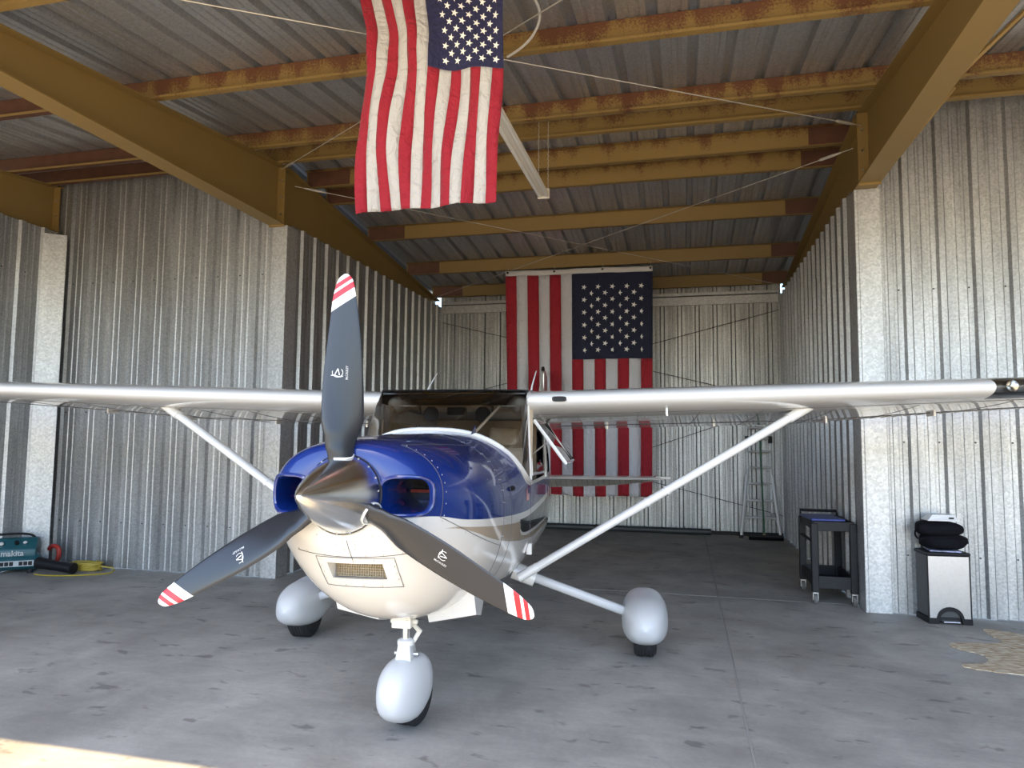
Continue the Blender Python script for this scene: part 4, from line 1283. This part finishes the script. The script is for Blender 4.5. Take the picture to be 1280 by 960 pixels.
# --- small white device
dv = thing('plastic_case', 'small white and blue plastic case lying on the black folded bag', 'box', (2.28, 7.25, .908), R(2))
m = MB(); m.loft([[(-.13+.03*k, -.09+.01*k, z), (.13-.02*k, -.09+.02*k, z), (.13-.02*k, .08-.01*k, z), (-.13+.03*k, .08-.01*k, z)] for z, k in ((0, 0), (.012, 0), (.012, .3), (.055, 1.4))])
part(m, 'case', plain('white_abs', (.74, .75, .76), .4), dv, bevel=.004)
m = MB(); m.add([(-.075, -.083, .020), (-.050, -.083, .020), (-.050, .0, .0575), (-.075, .0, .0575)], [(0, 1, 2, 3)]); m.add([(-.045, -.083, .020), (-.035, -.083, .020), (-.035, .0, .0575), (-.045, .0, .0575)], [(0, 1, 2, 3)])
part(m, 'blue_stripe', plain('blue_print', (.05, .18, .42), .4), dv)
m = MB(); m.box(.045, .085, -.088, -.083, .02, .034); part(m, 'badge', BLACK, dv)
# --- utility cart
ct = thing('utility_cart', 'black plastic utility cart with blue tray top standing by the right wall pillar', 'cart', (1.44, 7.98, 0), R(1))
CB = plain('charcoal_cart_plastic', (.013, .014, .017), .5, noise=.15, nscale=12, spec=.3)
hx, hy = .185, .34
def tray(z, dep, nm):
    m = MB(); t = .014
    m.box(-hx, hx, -hy, hy, z, z+.012)
    m.box(-hx-.01, -hx+t, -hy, hy, z, z+dep); m.box(hx-t, hx+.01, -hy, hy, z, z+dep); m.box(-hx, hx, -hy-.01, -hy+t, z-.01, z+dep); m.box(-hx, hx, hy-t, hy+.01, z, z+dep)
    return part(m, nm, CB, ct, bevel=.004)
tray(.17, .11, 'lower_shelf'); tray(.735, .085, 'upper_tray')
for sx_ in (-1, 1):
    for sy_ in (-1, 1):
        m = MB(); x_, y_ = sx_*(hx-.005), sy_*(hy-.005)
        m.box(x_-.032, x_+.032, y_-.032, y_+.032, .12, .80)
        part(m, 'corner_post', CB, ct, bevel=.008)
        m = MB(); m.lathe([(.008, -.016), (.048, -.018), (.052, -.010), (.052, .010), (.048, .018), (.008, .016)], (x_, y_+.01, .052), 'X', 20)
        c = part(m, 'caster_wheel', plain('grey_caster_rubber', (.13, .125, .12), .6), ct, smooth=True)
        part(MB().box(x_-.026, x_-.020, y_-.02, y_+.02, .045, .12).box(x_+.020, x_+.026, y_-.02, y_+.02, .045, .12).box(x_-.026, x_+.026, y_-.022, y_+.022, .108, .122), 'caster_fork', STEEL, c)
part(MB().tube([(-hx, hy, .80), (-hx-.0, hy+.06, .86), (hx, hy+.06, .86), (hx, hy, .80)], .016, 8), 'push_handle', CB, ct)
part(MB().box(-hx-.01, -hx+.01, -hy+.02, hy-.02, .60, .62), 'side_rail', CB, ct)
bl = MB(); bl.box(-.17, .15, -.30, .20, 0, .022)
bo = bl.build('tray', plain('blue_lid_plastic', (.012, .035, .22), .35), None, bevel=.006, loc=(1.39, 7.93, .824)); bo.rotation_euler = (0, R(0), R(4)); tag(bo, 'flat dark blue plastic tray lying on top of the black utility cart', 'tray')
# --- ladder
ld = thing('folding_ladder', 'tall aluminium folding ladder standing against the back wall', 'ladder', (1.24, 12.42, 0))
LT = 1.86
def rail(s, z, y0=0.0): return Vector((s*smooth_interp(z, [(0, .315), (.15, .295), (1.0, .205), (1.15, .19), (2.2, .185)]), y0+.10*z, z))
for s in (-1, 1):
    part(MB().tube([rail(s, z) for z in (0.03, .3, .6, .9, 1.05)], .026, 8, flat=1.0), 'outer_rail', ALU, ld)
    part(MB().tube([Vector((s*.185, .10*z+.02, z)) for z in (.42, 1.2, LT)], .020, 8), 'inner_rail', ALU, ld)
    part(MB().box(s*.315-.032, s*.315+.032, -.03, .03, 0, .05), 'rubber_foot', RUBBER, ld, bevel=.006)
    part(MB().tube([rail(s, .22)+Vector((-s*.01, 0, 0)), Vector((s*.22, .03, .34))], .008, 6), 'foot_brace', ALU, ld)
for z in (.34, .62, .90, 1.17, 1.44, 1.66, 1.84):
    w_ = abs(rail(1, z).x)
    part(MB().tube([(-w_, .10*z, z), (w_, .10*z, z)], .018, 8), 'rung', ALU, ld)
for s in (-1, 1): part(MB().box(s*.19-.03, s*.19+.03,   .14, .20, 1.58, 1.70), 'locking_hinge', BLACK, ld, bevel=.006)
# --- broom
br = thing('push_broom', 'push broom with green handle leaning on the ladder', 'broom', (1.30, 12.25, 0))
part(MB().tube([(-.03, .0, .07), (-.055, .12, 1.62)], .014, 8), 'handle', plain('green_handle', (.01, .10, .045), .4), br)
part(MB().tube([(-.0555, .122, 1.62), (-.057, .13, 1.75)], .016, 8), 'handle_grip', plain('yellow_grip', (.55, .33, .03), .5), br)
part(MB().box(-.27, .27, -.035, .035, .045, .085), 'brush_head', BLACK, br, bevel=.008)
m = MB()
for i in range(54):
    for j in range(4): m.tube([(-.262+i*.0099, -.025+j*.017, .05), (-.264+i*.00996, -.035+j*.023, .0)], .004, 4)
o = part(m, 'bristles', BLACK, br); o['kind'] = 'stuff'
part(MB().box(-.05, -.01, -.03, .03, .08, .11), 'socket', plain('tan_wood', (.30, .2, .1), .6), br)
# --- pipe along the back wall
pb = MB(); pb.tube([(-3.9, 12.60, .055), (.45, 12.60, .055)], .052, 16)
tag(pb.build('plastic_pipe', plain('dark_grey_pvc', (.045, .05, .055), .45), None, smooth=True), 'long dark grey pipe lying on the floor along the back wall', 'pipe')
# --- hide rug
rg = MB()
OUT = [(2.05, 6.42), (2.12, 6.50), (2.25, 6.53), (2.42, 6.56), (2.52, 6.66), (2.50, 6.80), (2.50, 6.98), (2.56, 7.04), (2.72, 6.96), (2.86, 6.86), (3.1, 6.85), (3.5, 6.95), (3.9, 6.9), (4.1, 6.6), (4.3, 6.3), (4.1, 5.9), (3.9, 5.5), (3.95, 5.2), (3.7, 5.05), (3.4, 5.3), (3.0, 5.45), (2.75, 5.62), (2.45, 5.72), (2.15, 5.76), (1.97, 5.82), (1.98, 5.90), (2.13, 5.96), (2.20, 6.08), (2.20, 6.20), (2.10, 6.30)]
oc = [Vector((p[0], p[1], 0)) for p in OUT]
op = []
n = len(oc)
for i in range(n):
    a, b, c, d = oc[i-1], oc[i], oc[(i+1) % n], oc[(i+2) % n]
    for j in range(5):
        f = j/5; q = .5*((2*b)+(c-a)*f+(2*a-5*b+4*c-d)*f*f+(3*b-a-3*c+d)*f**3)
        w_ = .008*math.sin(i*5.1+j*2.3); op.append((q.x+w_, q.y+w_))
rg.prism(op, lambda a, b: (a, b, .001), lambda a, b: (a, b, .007))
HM, nt, p = new_mat('brindled_hide')
geo = N(nt, 'ShaderNodeNewGeometry')
mp = N(nt, 'ShaderNodeMapping'); mp.inputs['Scale'].default_value = (2.2, 7, 1); mp.inputs['Rotation'].default_value = (0, 0, .5); nt.links.new(geo.outputs['Position'], mp.inputs['Vector'])
n1 = N(nt, 'ShaderNodeTexNoise'); n1.inputs['Scale'].default_value = 6; n1.inputs['Detail'].default_value = 6; n1.inputs['Distortion'].default_value = .5; nt.links.new(mp.outputs[0], n1.inputs['Vector'])
cr_ = N(nt, 'ShaderNodeValToRGB'); cr_.color_ramp.elements[0].position = .40; cr_.color_ramp.elements[0].color = (.62, .55, .42, 1); cr_.color_ramp.elements[1].position = .66; cr_.color_ramp.elements[1].color = (.34, .22, .11, 1)
nt.links.new(n1.outputs[0], cr_.inputs[0]); nt.links.new(cr_.outputs[0], p.inputs['Base Color']); p.inputs['Roughness'].default_value = .9
b_ = N(nt, 'ShaderNodeBump'); b_.inputs['Strength'].default_value = .6; b_.inputs['Distance'].default_value = .01; nt.links.new(n1.outputs[0], b_.inputs['Height']); nt.links.new(b_.outputs[0], p.inputs['Normal'])
tag(rg.build('cowhide_rug', HM), 'tan brindled cowhide rug lying on the concrete floor at the right', 'rug')
# --- air compressor (partly outside the picture)
ac = thing('air_compressor', 'teal portable air compressor on the floor by the far left wall', 'compressor', (-7.66, 6.72, 0), R(38))
TEAL = plain('teal_enamel', (.012, .085, .105), .38)
part(MB().tube([(-.34, -.05, .13), (-.31, -.05, .13), (.26, -.05, .13), (.30, -.05, .13)], [.05, .095, .095, .05], 24), 'air_tank', TEAL, ac, smooth=True, sharp=50)
m = MB(); m.loft([[(x, y, z) for y, z in ((-.12, .16), (.20, .14), (.20, .32), (.10, .40), (.0, .40), (-.11, .28))] for x in (-.32, .25)]); part(m, 'motor_shroud', TEAL, ac, bevel=.02, smooth=True, sharp=30)
fnv = Vector((0, -.737, .676))
def fpnt(x, t): # point on the slanted front face
    return Vector((x, lerp(-.11, .0, t), lerp(.28, .40, t)))
for x_, t_, r_ in ((-.10, .45, .027), (.13, .5, .022), (-.21, .5, .020)):
    c = fpnt(x_, t_); m = MB(); m.tube([c, c+fnv*.02], r_, 16); gg = part(m, 'pressure_gauge', STEEL, ac, smooth=True)
    part(MB().tube([c+fnv*.0202, c+fnv*.021], r_*.8, 16), 'gauge_dial', plain('gauge_white', (.7, .7, .68), .4), gg)
c = fpnt(.05, .5); part(MB().tube([c, c+fnv*.035], .024, 10), 'regulator_knob', BLACK, ac)
tv, tf = text_mesh('makita', .085, .0006, bold=.002)
m = MB(); m.add([Vector((v.x+.02, lerp(-.122, -.111, (v.y+.02+.06)/.12), .225+v.y+.01)) + Vector((0, -.006, 0)) for v in tv], tf); part(m, 'maker_lettering', plain('white_print', (.75, .75, .75), .5), ac)
m = MB(); m.box(-.10, .24, -.152, -.146, .09, .155, 0)
for q in range(7):
    if q != 3: m.box(-.09+q*.046, -.052+q*.046, -.155, -.150, .10, .145, 1)
part(m, 'spec_label', [plain('label_grey', (.45, .47, .48), .5), BLACK], ac)
part(MB().tube(smoothpath([(-.30, .04, .38), (-.26, .04, .43), (0, .04, .445), (.16, .04, .43), (.22, .04, .38)]), .014, 8), 'carry_handle', BLACK, ac, smooth=True)
for x_ in (-.24, .20):
    for y_ in (-.08, .14): part(MB().lathe([(.03, 0), (.033, .02), (.02, .06)], (x_, y_, 0), 'Z', 12), 'rubber_foot', RUBBER, ac)
rh = MB(); rh.tube(smoothpath([(-7.56, 7.12, .22), (-7.50, 7.10, .26), (-7.43, 7.08, .265), (-7.37, 7.07, .24), (-7.36, 7.07, .17), (-7.39, 7.08, .10), (-7.44, 7.1, .03)]), .026, 10)
m = rh.build('red_hose', plain('red_hose_rubber', (.36, .03, .02), .5), None, smooth=True); tag(m, 'short loop of thick red hose beside the teal compressor', 'hose')
bt = thing('blower_tube', 'thick black tube lying on the floor between the compressor and the yellow hose', 'tube', (0, 0, 0))
part(MB().tube([(-7.36, 6.80, .12), (-7.28, 6.80, .11), (-7.08, 6.82, .085), (-6.93, 6.84, .066)], [.07, .062, .056, .058], 16), 'nozzle', BLACK, bt, smooth=True)
part(MB().tube([(-6.945, 6.84, .069), (-6.90, 6.842, .066)], .064, 16), 'end_ring', BLACK, bt, smooth=True)
yh = MB(); pts = []
for i in range(150):
    t = i/24*2*PI; r_ = .20+.02*math.sin(i*.7); pts.append((-6.96+r_*math.cos(t)+.01*math.sin(i*.31), 7.07+.10*math.sin(t), .012+.0006*i+.004*math.sin(i*.5)))
pts += [(-6.74, 7.04, .07), (-6.58, 7.08, .05), (-6.52, 7.0, .012), (-6.62, 6.86, .010), (-6.85, 6.72, .010), (-7.1, 6.66, .010), (-7.28, 6.68, .010)]
yh.tube(smoothpath(pts, 2), .009, 7)
tag(yh.build('air_hose', plain('yellow_hose_rubber', (.40, .30, .04), .5), None, smooth=True), 'coiled yellow air hose on the floor near the left wall', 'hose')
